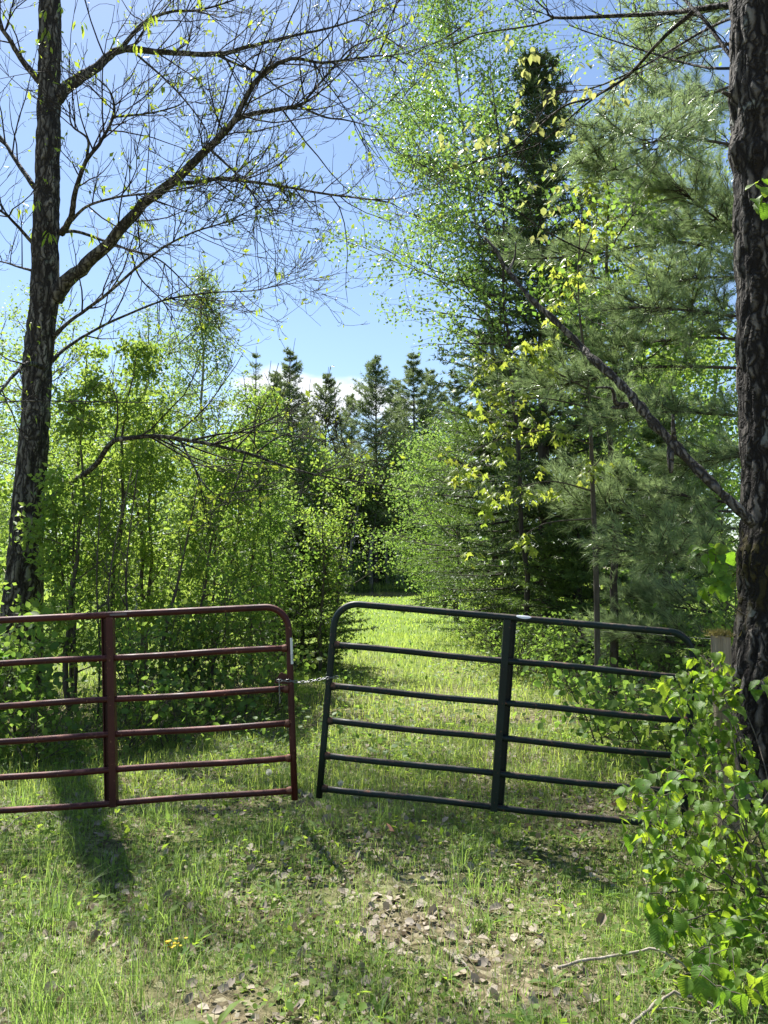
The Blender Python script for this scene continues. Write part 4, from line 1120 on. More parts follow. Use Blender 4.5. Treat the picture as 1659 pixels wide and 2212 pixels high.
# ------------------------------------------------------------------ tall spruce and its neighbours (right of the field)
conifer('spruce_tree', 'tall dark spruce standing behind the yellow-leaved maple sapling', gxy(1178, 15.0), top_h(40, 15), 2.9, .10, 450, 40, 9, .09, .025, r0=.15, droop=.30, pow_=.72, twig_l=.34, layered=34)
conifer('fir_tree', 'wide light green fir whose lower boughs reach over the field edge', gxy(1070, 18.5), top_h(650, 18.5), 2.8, .17, 260, 44, 11, .09, .022, mat='hemlock_needle', r0=.10, droop=.25, twig_l=.34, layered=15, gaps=.15, skew=1)
conifer('hemlock_tree', 'mid green hemlock at the field edge behind the bright bush', gxy(1105, 21), top_h(760, 21), 2.8, .05, 260, 38, 10, .095, .024, mat='hemlock_needle', r0=.09, droop=.2, twig_l=.4, layered=20)
broadleaf('aspen_tree', 'tall aspen with pale stem and bright fluttering leaves beside the dark spruce', gxy(1120, 16.6), top_h(-260, 16.6), 3.1, .45, 60, 21000, .075, 'aspen_leaf', 'aspen_bark', r0=.07, clump=.15, lean=(-1.7, 0), nsub=9, peak=.3, wpow=1.0)
broadleaf('aspen_tree', 'slender aspen leaning out over the field with loose leafy sprays', gxy(1130, 13.4), top_h(120, 13.4), 2.9, .50, 34, 7000, .07, 'aspen_leaf', 'conifer_bark', r0=.05, clump=.14, lean=(-.8, 0), nsub=9, peak=.25, az_bias=(math.pi, 1.7))
# maple sapling with yellow-green sprays
MD = 8.2
mx_, my_ = gxy(1284, MD)
mp_ = thing('maple_sapling', 'slender maple sapling with glowing yellow-green lobed leaves behind the dark gate', 'sapling', (mx_, my_, float(gh(mx_, my_)) - .05))
ms = spline([tuple(A([mx_, my_, float(gh(mx_, my_)) - .05])) + (.034,), tuple(P(1288, 1250, MD)) + (.030,), tuple(P(1280, 1050, MD + .05)) + (.025,), tuple(P(1272, 850, MD + .1)) + (.018,), tuple(P(1250, 650, MD + .1)) + (.011,), tuple(P(1255, 480, MD + .1)) + (.005,), tuple(P(1275, 380, MD)) + (.003,)], 40)
b = MB(); b.tube(ms[:, :3], ms[:, 3], 8); put('trunk', b.mesh('trunk', M['stem']), mp_)
ML = [(440, 110), (400, 100), (470, 130), (430, 160), (550, 110), (600, 90), (650, 75), (700, 130), (690, 160), (370, 230), (450, 260), (520, 240), (500, 270), (600, 260), (420, 310), (400, 330), (480, 320), (560, 310), (500, 370), (470, 400), (540, 400), (640, 355), (600, 430), (560, 460), (640, 430), (700, 415), (740, 420), (760, 440), (470, 490), (490, 530), (270, 520), (320, 570), (340, 610), (370, 600), (400, 590), (330, 630), (470, 650), (440, 690), (490, 690), (540, 690), (590, 690), (640, 695), (450, 765), (690, 600), (890, 560), (920, 560), (880, 600), (880, 630), (590, 900), (640, 890), (360, 940), (750, 690),
      (730, -200), (750, -150), (850, -230), (890, -200), (700, -300), (760, -320), (870, -470), (860, -640), (900, -640), (740, -70), (760, -50), (600, 60), (650, 50), (700, 50), (900, -560), (960, -500), (820, -260), (780, -180), (1000, -480), (920, -420), (1150, -620), (1170, -640), (1100, -330), (1180, -300)]
brs = [[(1280, 1060), (1180, 1040), (1060, 1075)], [(1278, 960), (1180, 930), (1060, 955), (990, 1000)], [(1275, 880), (1150, 860), (1030, 900)], [(1270, 840), (1140, 780), (1030, 790)], [(1265, 760), (1180, 735), (1100, 770)], [(1252, 660), (1220, 600), (1190, 590)], [(1255, 560), (1290, 470), (1270, 420)], [(1282, 1120), (1180, 1130), (1120, 1165)], [(1270, 1020), (1290, 1000), (1300, 985)]]
nodes_m, bm_ = [ms[:, :3]], MB()
for s_ in brs:
    de = rnd(-.5, .3); q = spline([tuple(P(u, v, MD + de * i / 2)) for i, (u, v) in enumerate(s_)], 14)
    bm_.tube(q, np.linspace(.010, .003, 14), 5); nodes_m.append(q)
nodes_m = np.vstack(nodes_m)
lpos, lR, lsz = [], [], []
for (x, y) in ML:
    tg = P(CX + x / 2, 720 + y / 2, MD + rnd(-.5, .25)); i = nearest(nodes_m, tg)
    q = link_twig(bm_, nodes_m[i], tg, .003, .0016)
    for k in range(int(rnd(7, 11))):
        a = rnd(0, 6.28); d = A([math.cos(a), math.sin(a), -.55 + rnd(-.4, .4)])
        lpos.append(tg + unit(d) * .02 + rng.normal(size=3) * .055); lR.append(frames(unit(d)[None], unit(A([math.cos(a) * .5, math.sin(a) * .5 - .3, 1.0]))[None])[0]); lsz.append(rnd(.085, .14))
emit_leaves(mp_, MAPLE[0], M['maple_leaf'], A(lpos), A(lR), A(lsz), 300, 'more_leaves', MAPLE)
stuff(put('branches', bm_.mesh('branches', M['stem']), mp_))

broadleaf('hardwood_tree', 'tall loose-crowned tree filling the sky above the pine boughs', gxy(1400, 21), top_h(-120, 21), 3.4, .35, 46, 9000, .10, 'far_leaf', 'stem', r0=.13, clump=.3, wpow=1.0)
# slim trunks and understorey on the right
broadleaf('slim_tree', 'thin dark-stemmed tree behind the maple sapling and right of its stem', gxy(1312, 9.6), 7.0, 1.5, .5, 18, 2200, .07, 'bush_leaf', 'conifer_bark', r0=.055, clump=.2)
broadleaf('maple_tree', 'leafy maple rising behind the soft pine boughs', gxy(1290, 17), top_h(330, 17), 2.4, .2, 38, 9000, .11, 'sap_leaf', 'stem', r0=.10, clump=.25)
broadleaf('slim_tree', 'slender leafy tree behind the pine with its crown near the big trunk', gxy(1440, 19), top_h(520, 19), 2.5, .12, 38, 8500, .12, 'bush_leaf', 'stem', r0=.09, clump=.28)
broadleaf('hardwood_tree', 'broad leafy tree deep in the shade behind the wooden gate post', gxy(1560, 24), top_h(620, 24), 3.4, .08, 42, 10000, .14, 'far_leaf', 'stem', r0=.12, clump=.32)
broadleaf('hardwood_tree', 'sunlit leafy tree in the gap between dead limb and spruce', gxy(1330, 30), top_h(760, 30), 4.2, .05, 44, 11000, .17, 'far_leaf', 'stem', r0=.13, clump=.4)
conifer('hemlock_tree', 'shaded hemlock with low green boughs behind the dark gate', gxy(1440, 13), 4.6, 1.9, .06, 200, 34, 10, .07, .016, mat='hemlock_needle', r0=.07, droop=.15, twig_l=.35, layered=18)
conifer('hemlock_tree', 'small hemlock in the shade just right of the spruce trunk', gxy(1250, 13.5), 3.6, 1.7, .05, 180, 34, 10, .07, .016, mat='hemlock_needle', r0=.06, droop=.15, twig_l=.35, layered=15)
sapling('leafy_shrub', 'bright green shrub at the field edge behind the dark gate', 'shrub', gxy(1055, 16.5), 1.6, 1.0, 16, 2600, .07, 'sap_leaf', stems=6, start=.05)
sapling('leafy_shrub', 'low shaded shrub beneath the tall spruce', 'shrub', gxy(1110, 12.5), .95, .8, 10, 900, .07, 'bush_leaf', stems=5, start=.05)
sapling('leafy_shrub', 'shaded understorey shrub between spruce trunk and maple stem', 'shrub', gxy(1235, 11), 1.1, .8, 10, 1000, .075, 'bush_leaf', stems=5, start=.05)
sapling('leafy_shrub', 'understorey shrub behind the hinge end of the dark gate', 'shrub', gxy(1400, 10), 1.5, 1.0, 12, 1500, .075, 'bush_leaf', stems=5, start=.05)
sapling('leafy_shrub', 'low broad-leaved shrub rooted just behind the dark gate', 'shrub', gxy(1330, 7.3), .8, .65, 10, 650, .075, 'bush_leaf', stems=5, start=.05, nobj=60, tm=T_ROUND)
sapling('leafy_shrub', 'bright small shrub under the rails near the mossy post', 'shrub', gxy(1450, 6.3), .75, .55, 10, 420, .08, 'sap_leaf', stems=5, start=.05, nobj=120, tm=T_ROUND)
sapling('leafy_shrub', 'leafy shrub in the shade behind the thick dark trunk', 'shrub', gxy(1600, 8.5), 1.6, 1.1, 12, 1300, .08, 'bush_leaf', stems=5, start=.05)

# ------------------------------------------------------------------ saplings and bushes on the left
SG = 'saplings behind the red gate'
left = [  # u, d, top v, spread, branches, leaves, size, leaf kind, stems, lean, label
 (-90, 9.4, 960, .8, 20, 1500, .065, 'sap_leaf', 2, (0, 0), 'leafy sapling growing against the foot of the grey-barked trunk'),
 (-70, 12.4, 600, 1.3, 22, 2200, .075, 'sap_leaf', 1, (0, 0), 'leafy sapling left of the grey-barked trunk'),
 (165, 12.6, 690, 1.1, 22, 1900, .07, 'sap_leaf', 1, (.05, 0), 'tall sapling with drooping leaves right beside the grey-barked trunk'),
 (165, 9.6, 760, 1.0, 20, 1900, .07, 'sap_leaf', 1, (.0, 0), 'straight thin-stemmed sapling beside the red gate brace'),
 (205, 9.9, 980, .8, 16, 1100, .07, 'bush_leaf', 2, (.0, 0), 'twin-stemmed bush behind the red gate brace'),
 (250, 10.4, 690, 1.2, 22, 2300, .07, 'sap_leaf', 1, (.1, 0), 'slim sapling rising through the middle of the thicket'),
 (330, 11.2, 780, 1.4, 22, 2600, .07, 'sap_leaf', 2, (.1, 0), 'forked sapling with dense yellow-green leaves under the long bare limb'),
 (405, 10.2, 900, 1.2, 20, 2300, .065, 'sap_leaf', 1, (.5, 0), 'leaning sapling with a crooked stem behind the red gate'),
 (470, 11.6, 800, 1.3, 22, 2500, .065, 'sap_leaf', 2, (.1, 0), 'airy sapling with yellowish top leaves in the thicket'),
 (545, 12.4, 820, 1.2, 20, 2400, .062, 'bush_leaf', 1, (.1, 0), 'sapling standing behind the small dark spruce'),
 (698, 13.1, 985, 1.0, 24, 2600, .058, 'sap_leaf', 3, (.1, 0), 'bushy young birch right beside the small spruce at the lane'),
 (600, 12.9, 900, .95, 20, 2200, .058, 'bush_leaf', 2, (.05, 0), 'airy young birch left of the small spruce'),
 (440, 9.6, 1190, .9, 16, 1200, .065, 'bush_leaf', 4, (0, 0), 'dense low bush in the shade behind the red gate rails'),
 (530, 10.6, 1220, .9, 16, 1300, .06, 'bush_leaf', 4, (0, 0), 'shaded low bush beside the small dark spruce'),
 (320, 8.8, 1270, .7, 12, 750, .065, 'bush_leaf', 4, (0, 0), 'low leafy bush tangled among the thin stems'),
 (80, 8.2, 1310, .7, 12, 600, .075, 'bush_leaf', 4, (0, 0), 'shaded bush with large leaves at the foot of the grey trunk'),
 (-20, 7.5, 1250, .8, 13, 800, .08, 'bush_leaf', 4, (0, 0), 'dark leafy bush behind the red gate rails beside the trunk'),
]
for (u, d, tv, sp, nb_, nl_, ls, lk, stn, lean_, lab) in left:
    sapling('sapling' if stn < 3 else 'leafy_bush', lab, 'sapling' if stn < 3 else 'bush', gxy(u, d), top_h(tv + (45 if d < 13 else 0), d), sp, nb_, nl_ * (17 if stn < 3 else 9 if d < 12 else 15) // 10, ls * 1.2, lk, stems=stn, lean=lean_, start=.16 if stn < 3 else .05, nobj=60 if d < 9.3 else 0, tm=T_ROUND if ls > .07 else T_LEAF)
for (u, d, h_, n_, lk, lab) in [(270, 7.6, .6, 230, 'sap_leaf', 'knee-high sprawling seedlings right behind the red gate brace'), (390, 8.0, .7, 300, 'bush_leaf', 'low rounded seedling bush under the crooked leaning sapling'), (500, 8.6, .75, 330, 'bush_leaf', 'low seedling bush behind the rounded end of the red gate'),
                         (110, 7.0, .75, 320, 'bush_leaf', 'low seedling bush in the shade left of the red gate brace'), (585, 9.6, .8, 480, 'sap_leaf', 'low bright bush at the lane edge before the small spruce'), (335, 9.3, 1.3, 700, 'sap_leaf', 'sunlit bush among the stems under the forked sapling'), (460, 9.9, 1.4, 700, 'sap_leaf', 'sunlit bush below the long bare limb')]:
    sapling('leafy_bush', lab, 'bush', gxy(u, d), h_, .62, 9, n_, .07, lk, stems=4, start=.05, nobj=40 if d < 8.7 else 0, tm=T_ROUND)
for k, (u, d, lab) in enumerate([(238, 9.0, 'thin bare stem standing close behind the red gate brace'), (222, 9.3, 'crooked thin stem leaning across the sunlit grass gap'), (362, 9.6, 'dark forked stem in the thicket under the dense leaves'), (285, 9.4, 'slim upright stem in the sunlit grass gap')]):
    x, y = gxy(u, d); z = float(gh(x, y)) - .05
    th_ = thing('young_tree', lab, 'sapling', (x, y, z))
    q = spline([(x, y, z), (x + rnd(-.05, .05), y, z + .8), (x + rnd(-.1, .2), y, z + 1.7), (x + rnd(-.1, .4), y + .1, z + 3.0)], 16)
    b = MB(); b.tube(q, np.linspace((.018, .015, .038, .022)[k], .006, 16), 7); put('trunk', b.mesh('trunk', M['stem']), th_)
    b = MB()
    for j in range(9):
        i = int(rnd(3, 14)); q2 = shoot(q[i], side_dir(A([0, 0, 1.0]), rnd(.5, 1)), rnd(.3, .8), 6, .3, .15); b.tube(q2, np.linspace(.006, .002, 6), 4)
    stuff(put('branches', b.mesh('branches', M['stem']), th_))
conifer('spruce_tree', 'small dark spruce casting a shadow on the grass behind the gate chain', gxy(655, 13.9), top_h(1110, 13.9), 1.35, .03, 230, 32, 13, .055, .014, r0=.045, droop=.12, twig_l=.24, pow_=.6, layered=16)

# taller trees behind the left thicket
broadleaf('birch_tree', 'tall slim birch standing up behind the thicket into the sky', gxy(438, 28), top_h(560, 28), 1.75, .18, 44, 14000, .11, 'far_leaf', 'aspen_bark', r0=.11, clump=.22, nsub=7, tm=T_LEAF, peak=.55, wpow=.5)
broadleaf('birch_tree', 'airy birch with a loose crown between grey trunk and slim birch', gxy(300, 22), top_h(640, 22), 2.2, .2, 40, 7500, .09, 'far_leaf', 'aspen_bark', r0=.09, clump=.22, tm=T_LEAF, wpow=.8)
broadleaf('birch_tree', 'leafy birch behind the grey-barked trunk', gxy(70, 21), top_h(560, 21), 2.6, .15, 38, 9000, .10, 'sap_leaf', 'aspen_bark', r0=.11, clump=.28, tm=T_LEAF)
broadleaf('hardwood_tree', 'round leafy tree behind the middle of the thicket', gxy(260, 24), top_h(800, 24), 3.0, .08, 40, 11000, .12, 'far_leaf', 'stem', r0=.11, clump=.33)
broadleaf('hardwood_tree', 'leafy tree with a bushy crown between birch and far pines', gxy(540, 36), top_h(800, 36), 3.0, .06, 40, 9000, .14, 'far_leaf', 'stem', r0=.11, clump=.35)
conifer('spruce_tree', 'dark pointed spruce rising behind the slim birch', gxy(548, 46), top_h(735, 46), 2.3, .1, 150, 18, 10, .12, .022, mat='far_needle', twig_l=.55, layered=20)
broadleaf('hardwood_tree', 'sunlit tree at the meadow edge beyond the thicket', gxy(390, 40), top_h(900, 40), 4.0, .04, 42, 10000, .16, 'far_leaf', 'stem', r0=.13, clump=.4)
broadleaf('hardwood_tree', 'broad tree across the meadow behind the grey-barked trunk', gxy(120, 42), top_h(840, 42), 4.8, .04, 42, 10000, .17, 'far_leaf', 'stem', r0=.14, clump=.45)
broadleaf('hardwood_tree', 'tall tree across the meadow near the red gate hinge', gxy(-60, 38), top_h(780, 38), 4.6, .04, 42, 9000, .17, 'far_leaf', 'stem', r0=.14, clump=.45)

# light green tree leaning over the field from the right
broadleaf('alder_tree', 'light green tree with layered boughs spreading over the field edge', gxy(985, 27), top_h(880, 27), 3.0, .06, 46, 8500, .085, 'bush_leaf', 'stem', r0=.10, clump=.22, nsub=8, az_bias=(math.pi, 1.5), tm=T_LEAF, up=.12)
broadleaf('hardwood_tree', 'leafy tree behind the layered boughs at the field edge', gxy(960, 38), top_h(880, 38), 3.8, .05, 40, 9000, .15, 'far_leaf', 'stem', r0=.12, clump=.38)

# ------------------------------------------------------------------ across the pond
def far_pine(label, u, v, d, h_r=.17, seed=0):
    H = top_h(v, d) + .3
    return conifer('white_pine', label, gxy(u, d), H, H * h_r, .22, 240, 38, 7, .32, .062, mat='far_needle', r0=.26, droop=-.22, pow_=.8, twig_l=.75, layered=27, gaps=.12, outer=.34, skew=1)
fp = far_pine('tall feathery pine with a narrow tip against the white cloud', 622, 748, 82, .24)
fp2 = far_pine('broad tall pine in the middle of the row beyond the pond', 812, 768, 80, .30)
def cp(src, u, v, d, rz, wide, label):
    x, y = gxy(u, d); H0 = src['h0']; s = (top_h(v, d) + .3) / H0
    copy_thing(src, (x, y, float(gh(x, y)) - .08), rz, (s * wide, s * wide, s), label)
fp['h0'] = top_h(748, 82) + .3; fp2['h0'] = top_h(768, 80) + .3
cp(fp2, 702, 802, 88, 2.1, .9, 'shorter rounded pine between the cloud pine and the broad pine')
cp(fp, 895, 757, 85, 1.2, 1.1, 'dark pine right of the broad pine beyond the pond')
cp(fp2, 932, 790, 92, 4.0, .85, 'pine half hidden by the spruce boughs beyond the pond')
cp(fp, 855, 815, 96, 3.0, 1.0, 'distant pine in the gap behind the broad pine')
cp(fp2, 755, 850, 98, .7, .8, 'distant low pine left of the broad pine')
cp(fp, 590, 800, 90, 5.0, 1.0, 'distant pine left of the cloud pine')
cp(fp2, 655, 855, 100, 2.6, .9, 'distant pine behind the cloud pine')
cp(fp, 985, 800, 95, .2, 1.1, 'distant pine screened by the layered boughs')
for k in ('h0',):
    for o in (fp, fp2): del o[k]
for o in scene.objects:
    if 'h0' in o.keys(): del o['h0']
FG = 'leafy trees along the far bank'
for (u, v, d, r_, lab) in [(690, 945, 79, 4.2, 'pale leafy tree below the rounded pine on the far bank'), (745, 968, 80, 3.6, 'leafy tree below the gap in the pines on the far bank'), (805, 978, 80, 4.4, 'rounded leafy tree below the broad pine on the far bank'), (638, 905, 78, 4.4, 'leafy tree below the cloud pine on the far bank'), (870, 940, 80, 4.4, 'leafy tree below the dark pine on the far bank'), (580, 880, 77, 4.6, 'leafy tree behind the bushy birch on the far bank'), (930, 950, 80, 4.6, 'leafy tree behind the layered boughs on the far bank')]:
    broadleaf('hardwood_tree', lab, gxy(u, d), top_h(v, d), r_, .38, 34, 3600, .26, 'far_leaf', 'grey_bark', r0=.16, clump=.6, nsub=6)
for (u, d, h_, lab) in [(762, 78, 9, 'pale crooked bare trunk on the far bank'), (803, 79, 10, 'straight grey trunk on the far bank'), (838, 82, 11, 'dark trunk under the broad pine on the far bank'), (735, 81, 11, 'slim trunk in the dark gap on the far bank'), (862, 80, 10, 'slim grey trunk right of the dark gap on the far bank')]:
    x, y = gxy(u, d); z = float(gh(x, y)) - .1
    th_ = thing('bare_tree', lab, 'tree', (x, y, z))
    q = spline([(x, y, z), (x - .2, y, z + h_ * .3), (x + rnd(-.4, .4), y, z + h_ * .6), (x + rnd(-.8, .8), y, z + h_)], 14)
    b = MB(); b.tube(q, np.linspace(.24, .05, 14), 8); put('trunk', b.mesh('trunk', M['grey_bark']), th_)
    b = MB()
    for j in range(10):
        i = int(rnd(4, 13)); b.tube(shoot(q[i], side_dir(A([0, 0, 1.0]), rnd(.7, 1.2)), rnd(1, 2.5), 6, .3, .2), np.linspace(.05, .015, 6), 4)
    stuff(put('branches', b.mesh('branches', M['grey_bark']), th_))
for (u, d, lab) in [(715, 84, 'dark spruce filling the gap behind the pale crooked trunk'), (785, 86, 'dark spruce in the shade behind the straight grey trunk'), (840, 85, 'dark spruce beneath the broad pine on the far bank'), (890, 84, 'dark spruce behind the slim grey trunk on the far bank'), (655, 83, 'dark spruce behind the leafy tree below the cloud pine'), (750, 89, 'dark spruce deep behind the pale crooked trunk'), (815, 90, 'dark spruce deep behind the straight grey trunk'), (945, 84, 'dark spruce behind the layered boughs on the far bank')]:
    conifer('spruce_tree', lab, gxy(u, d), rnd(9, 13), 4.0, .02, 95, 18, 7, .40, .10, mat='spruce_needle', twig_l=.9, droop=.2, pow_=.5)
for (u, v, d, s, lab) in [(772, 1190, 77.5, 1.7, 'grey-green bush on the far bank of the pond'), (850, 1215, 77, 1.6, 'small bush at the water on the far bank right of the trunks'), (700, 1215, 77, 1.7, 'small bush at the water left of the pale trunk')]:
    broadleaf('bank_bush', lab, gxy(u, d), top_h(v, d) + .4, s, .03, 18, 1500, .16, 'far_leaf', 'stem', r0=.05, clump=.35, cat='bush')

# far-off woods all round the clearing
n = 34000
an = rnd(-1.15, 1.15, n); rr_ = rnd(100, 125, n)
hh = (7 + 4 * np.sin(an * 23) + 3 * np.sin(an * 51 + 1)) 
zz = rnd(0, 1, n) ** .8 * np.maximum(3, hh)
pp = np.stack([np.sin(an) * rr_, np.cos(an) * rr_, zz], -1)
b = MB(); b.batch(*T_LEAF2, pp, leaf_frames(n, rand_dirs(n) * .3, nup=0), rnd(.6, 1.5, n), rng.random(n))
stuff(tag(put('far_forest', b.mesh('far_forest', M['far_leaf'])), 'low hazy band of far-off woods beyond the pond and meadow', 'forest'))

# ------------------------------------------------------------------ hazel shrub in front, right
poly = A([(1480, 1420), (1570, 1405), (1600, 1500), (1625, 1620), (1670, 1670), (1740, 1750), (1740, 2150), (1600, 2150), (1480, 2120), (1440, 2040), (1385, 1930), (1400, 1840), (1335, 1790), (1345, 1690), (1440, 1650), (1475, 1560), (1405, 1480)], float)
def inside(u, v):
    c = False; j = len(poly) - 1
    for i in range(len(poly)):
        (x1, y1), (x2, y2) = poly[i], poly[j]
        if (y1 > v) != (y2 > v) and u < (x2 - x1) * (v - y1) / (y2 - y1) + x1: c = not c
        j = i
    return c
hb = gxy(1640, 3.95); hz = float(gh(*hb)) - .04
hzl = thing('hazel_shrub', 'green shrub with big pleated toothed leaves in front of the mossy post', 'shrub', (hb[0], hb[1], hz))
hz_nodes = []
tops = [(1548, 1420, 4.78), (1575, 1530, 4.7), (1535, 1590, 4.75), (1520, 1415, 4.7), (1560, 1480, 4.5), (1430, 1490, 4.75), (1480, 1600, 4.5), (1350, 1720, 4.35), (1410, 1780, 4.0), (1460, 1700, 4.2), (1540, 1700, 4.1), (1620, 1680, 4.3), (1690, 1740, 3.9), (1400, 1930, 3.5), (1480, 1990, 3.25), (1560, 1880, 3.5), (1640, 1950, 3.3), (1700, 1900, 3.6), (1600, 1780, 3.8), (1450, 1850, 3.7)]
for i, (u, v, d) in enumerate(tops):
    t_ = P(u, v, d); a = A([hb[0] + rnd(-.16, .12), hb[1] + rnd(-.2, .2), hz])
    mid = a * .45 + t_ * .55 + A([rnd(-.05, .12), rnd(-.05, .05), rnd(.02, .16)])
    q = spline([a, a + A([0, 0, .18]), mid, t_], 22)
    b = MB(); b.tube(q, np.linspace(.0065, .0022, 22), 6); put('stem', b.mesh('stem', M['stem']), hzl)
    hz_nodes.append(q[4:])
hz_nodes = np.vstack(hz_nodes)
pts = []
while len(pts) < 900:
    u, v = rnd(1330, 1740), rnd(1405, 2160)
    if not inside(u, v): continue
    if v > 2020 and rnd(0, 1) < .45: continue
    lim = .93 * CAM_Z * FPX / (v - HOR)
    d = min(rnd(4.3, 4.85) if v < 1650 else rnd(3.45, 4.5), lim - rnd(0, .25))
    pts.append(P(u, v, d))
while len(pts) < 1040:
    u, v = rnd(1470, 1605), rnd(1398, 1660)
    if inside(u, v): pts.append(P(u, v, rnd(4.62, 4.88)))
pts = A(pts)
pts = pts[np.argsort([((hz_nodes - p) ** 2).sum(1).min() for p in pts])]
tw = MB(); lpos, lR, lsz = [], [], []
for p in pts:
    i = nearest(hz_nodes, p); q0_ = hz_nodes[i]; v_ = p - q0_; L = np.linalg.norm(v_)
    if L > .45: continue
    if L > .02: hz_nodes = np.vstack([hz_nodes, link_twig(tw, q0_, p, .0022, .0012, sag=.08, n=4)[1:]])
    h_ = A([v_[0], v_[1], 0]) + rng.normal(size=3) * .12 + A([-.05, -.06, 0])
    d = unit(unit(h_) + A([0, 0, -rnd(.25, 1.1)]))
    lpos.append(p); lR.append(frames(d[None], unit(A([d[0] * .6, d[1] * .6, 1.0]) + rng.normal(size=3) * .3)[None])[0]); lsz.append(.032 + .056 * rng.random() ** 1.2)
lpos, lR, lsz = A(lpos), A(lR), A(lsz)
emit_leaves(hzl, HAZEL[1], M['hazel_leaf'], lpos, lR, lsz, 300, 'inner_leaves', HAZEL)
stuff(put('twigs', tw.mesh('twigs', M['stem']), hzl))

def leafy_shoot(label, root, path, targets, size, tms=HAZEL, mat='hazel_leaf'):
    th_ = thing('leafy_shoot', label, 'shoot', root)
    q = spline([tuple(root)] + [tuple(p) for p in path], 16)
    b = MB(); b.tube(q, np.linspace(.006, .0022, 16), 6); put('stem', b.mesh('stem', M['stem']), th_)
    pos, Rm, sc = [], [], []
    for p in targets:
        i = nearest(q, p); tb = MB(); link_twig(tb, q[i], p, .002, .0012, n=4); put('leaf_stalk', tb.mesh('leaf_stalk', M['stem']), th_)
        d = unit(A([p[0] - q[i][0], p[1] - q[i][1], 0]) + rng.normal(size=3) * .05 + A([-.02, -.05, -rnd(.06, .2)]))
        pos.append(p); Rm.append(frames(d[None], unit(A([d[0] * .5, d[1] * .5 - .2, 1.0]) + rng.normal(size=3) * .25)[None])[0]); sc.append(size * rnd(.7, 1.25))
    leaf_objs(th_, tms, M[mat], A(pos), A(Rm), A(sc))
leafy_shoot('bright leafy shoot growing out beside the mossy part of the thick trunk', P(1610, 1330, 5.2), [P(1560, 1290, 5.1), P(1545, 1230, 5.05), P(1550, 1180, 5.0)],
            [P(1510 + rnd(0, 65), 1170 + rnd(0, 100), 5.05 + rnd(-.1, .1)) for _ in range(24)], .10)
leafy_shoot('few bright leaves hanging in front of the thick trunk below the burl', P(1760, 340, 4.6), [P(1700, 380, 4.6), P(1655, 410, 4.6), P(1640, 450, 4.6)],
            [P(1635, 395, 4.6), P(1645, 405, 4.55), P(1632, 430, 4.6), P(1642, 435, 4.55), P(1655, 440, 4.6), P(1660, 400, 4.6)], .11)
leafy_shoot('small leaf sprig hanging low before the thick trunk', P(1760, 1400, 4.5), [P(1690, 1440, 4.5), P(1645, 1470, 4.5)],
            [P(1640, 1470, 4.5), P(1650, 1480, 4.45), P(1632, 1490, 4.5), P(1665, 1460, 4.5)], .10)

# ------------------------------------------------------------------ grass, litter and small plants
def wedge(n, y0, y1, pw=1.0, k=.60, add=.7):
    y = y0 + (y1 - y0) * rng.random(n) ** pw
    x = rnd(-1, 1, n) * (k * y + add)
    return x, y
def patch(x, y, s=1.0, o=0.0):
    return .5 + .5 * np.sin(1.9 * s * x + 1.3 * np.sin(1.1 * s * y + o) + o) * np.sin(1.7 * s * y + 1.1 * np.sin(1.5 * s * x) + 2 * o)
def blades(name, label, x, y, h, w, mat, lean=.85):
    n = len(x)
    z = gh(x, y)
    p = np.stack([x, y, z - .005], -1)
    az = rnd(0, 6.283, n); d = np.stack([np.cos(az), np.sin(az), np.zeros(n)], -1)
    ld = np.abs(rng.normal(size=n)) * lean
    a2 = az + rnd(.8, 2.3, n); sd = np.stack([np.cos(a2), np.sin(a2), np.zeros(n)], -1)
    up_ = A([0, 0, 1.0])
    m1 = p + up_ * (h * .55)[:, None] + d * (h * ld * .30)[:, None]
    tp = p + up_ * (h * np.clip(1 - .3 * ld, .35, 1))[:, None] + d * (h * ld * 1.0)[:, None]
    hw = (w * .5)[:, None] * sd
    V = np.stack([p - hw, p + hw, m1 + hw * .85, m1 - hw * .85, tp], 1).reshape(-1, 3)
    o = np.arange(n)[:, None] * 5
    b = MB(); b.add(V, o + A([[3, 2, 4]]), o + A([[0, 1, 2, 3]]), np.repeat(rng.random(n), 5))
    return stuff(tag(put(name, b.mesh(name, mat)), label, 'grass'))
BARE = [(890, 1890, .26, .10), (1130, 1850, .16, .07), (1200, 2000, .14, .08), (560, 1845, .18, .07), (400, 2110, .15, .07), (250, 1800, .2, .08)]
def bare(x, y):
    m_ = np.zeros(len(x), bool)
    for (u, v, a, b_) in BARE:
        d = CAM_Z * FPX / (v - HOR); x0 = (u - CX) / FPX * d
        m_ |= ((x - x0) / a) ** 2 + ((y - d) / b_) ** 2 + .5 * patch(x, y, 9, 1) + rnd(-.35, .35, len(x)) < 1.1
    return m_
def clumped(nc, per, y0, y1, sig, pw=1.0, thr=None):
    cx_, cy_ = wedge(nc, y0, y1, pw)
    if thr is not None:
        ok = (patch(cx_, cy_, 1.4, .7) + .25 * patch(cx_, cy_, 5, 2) - .12 + rnd(-.12, .12, len(cx_)) > thr) & ~bare(cx_, cy_); cx_, cy_ = cx_[ok], cy_[ok]
    i = np.repeat(np.arange(len(cx_)), per)
    return cx_[i] + rng.normal(size=len(i)) * sig, cy_[i] + rng.normal(size=len(i)) * sig, i, len(cx_)

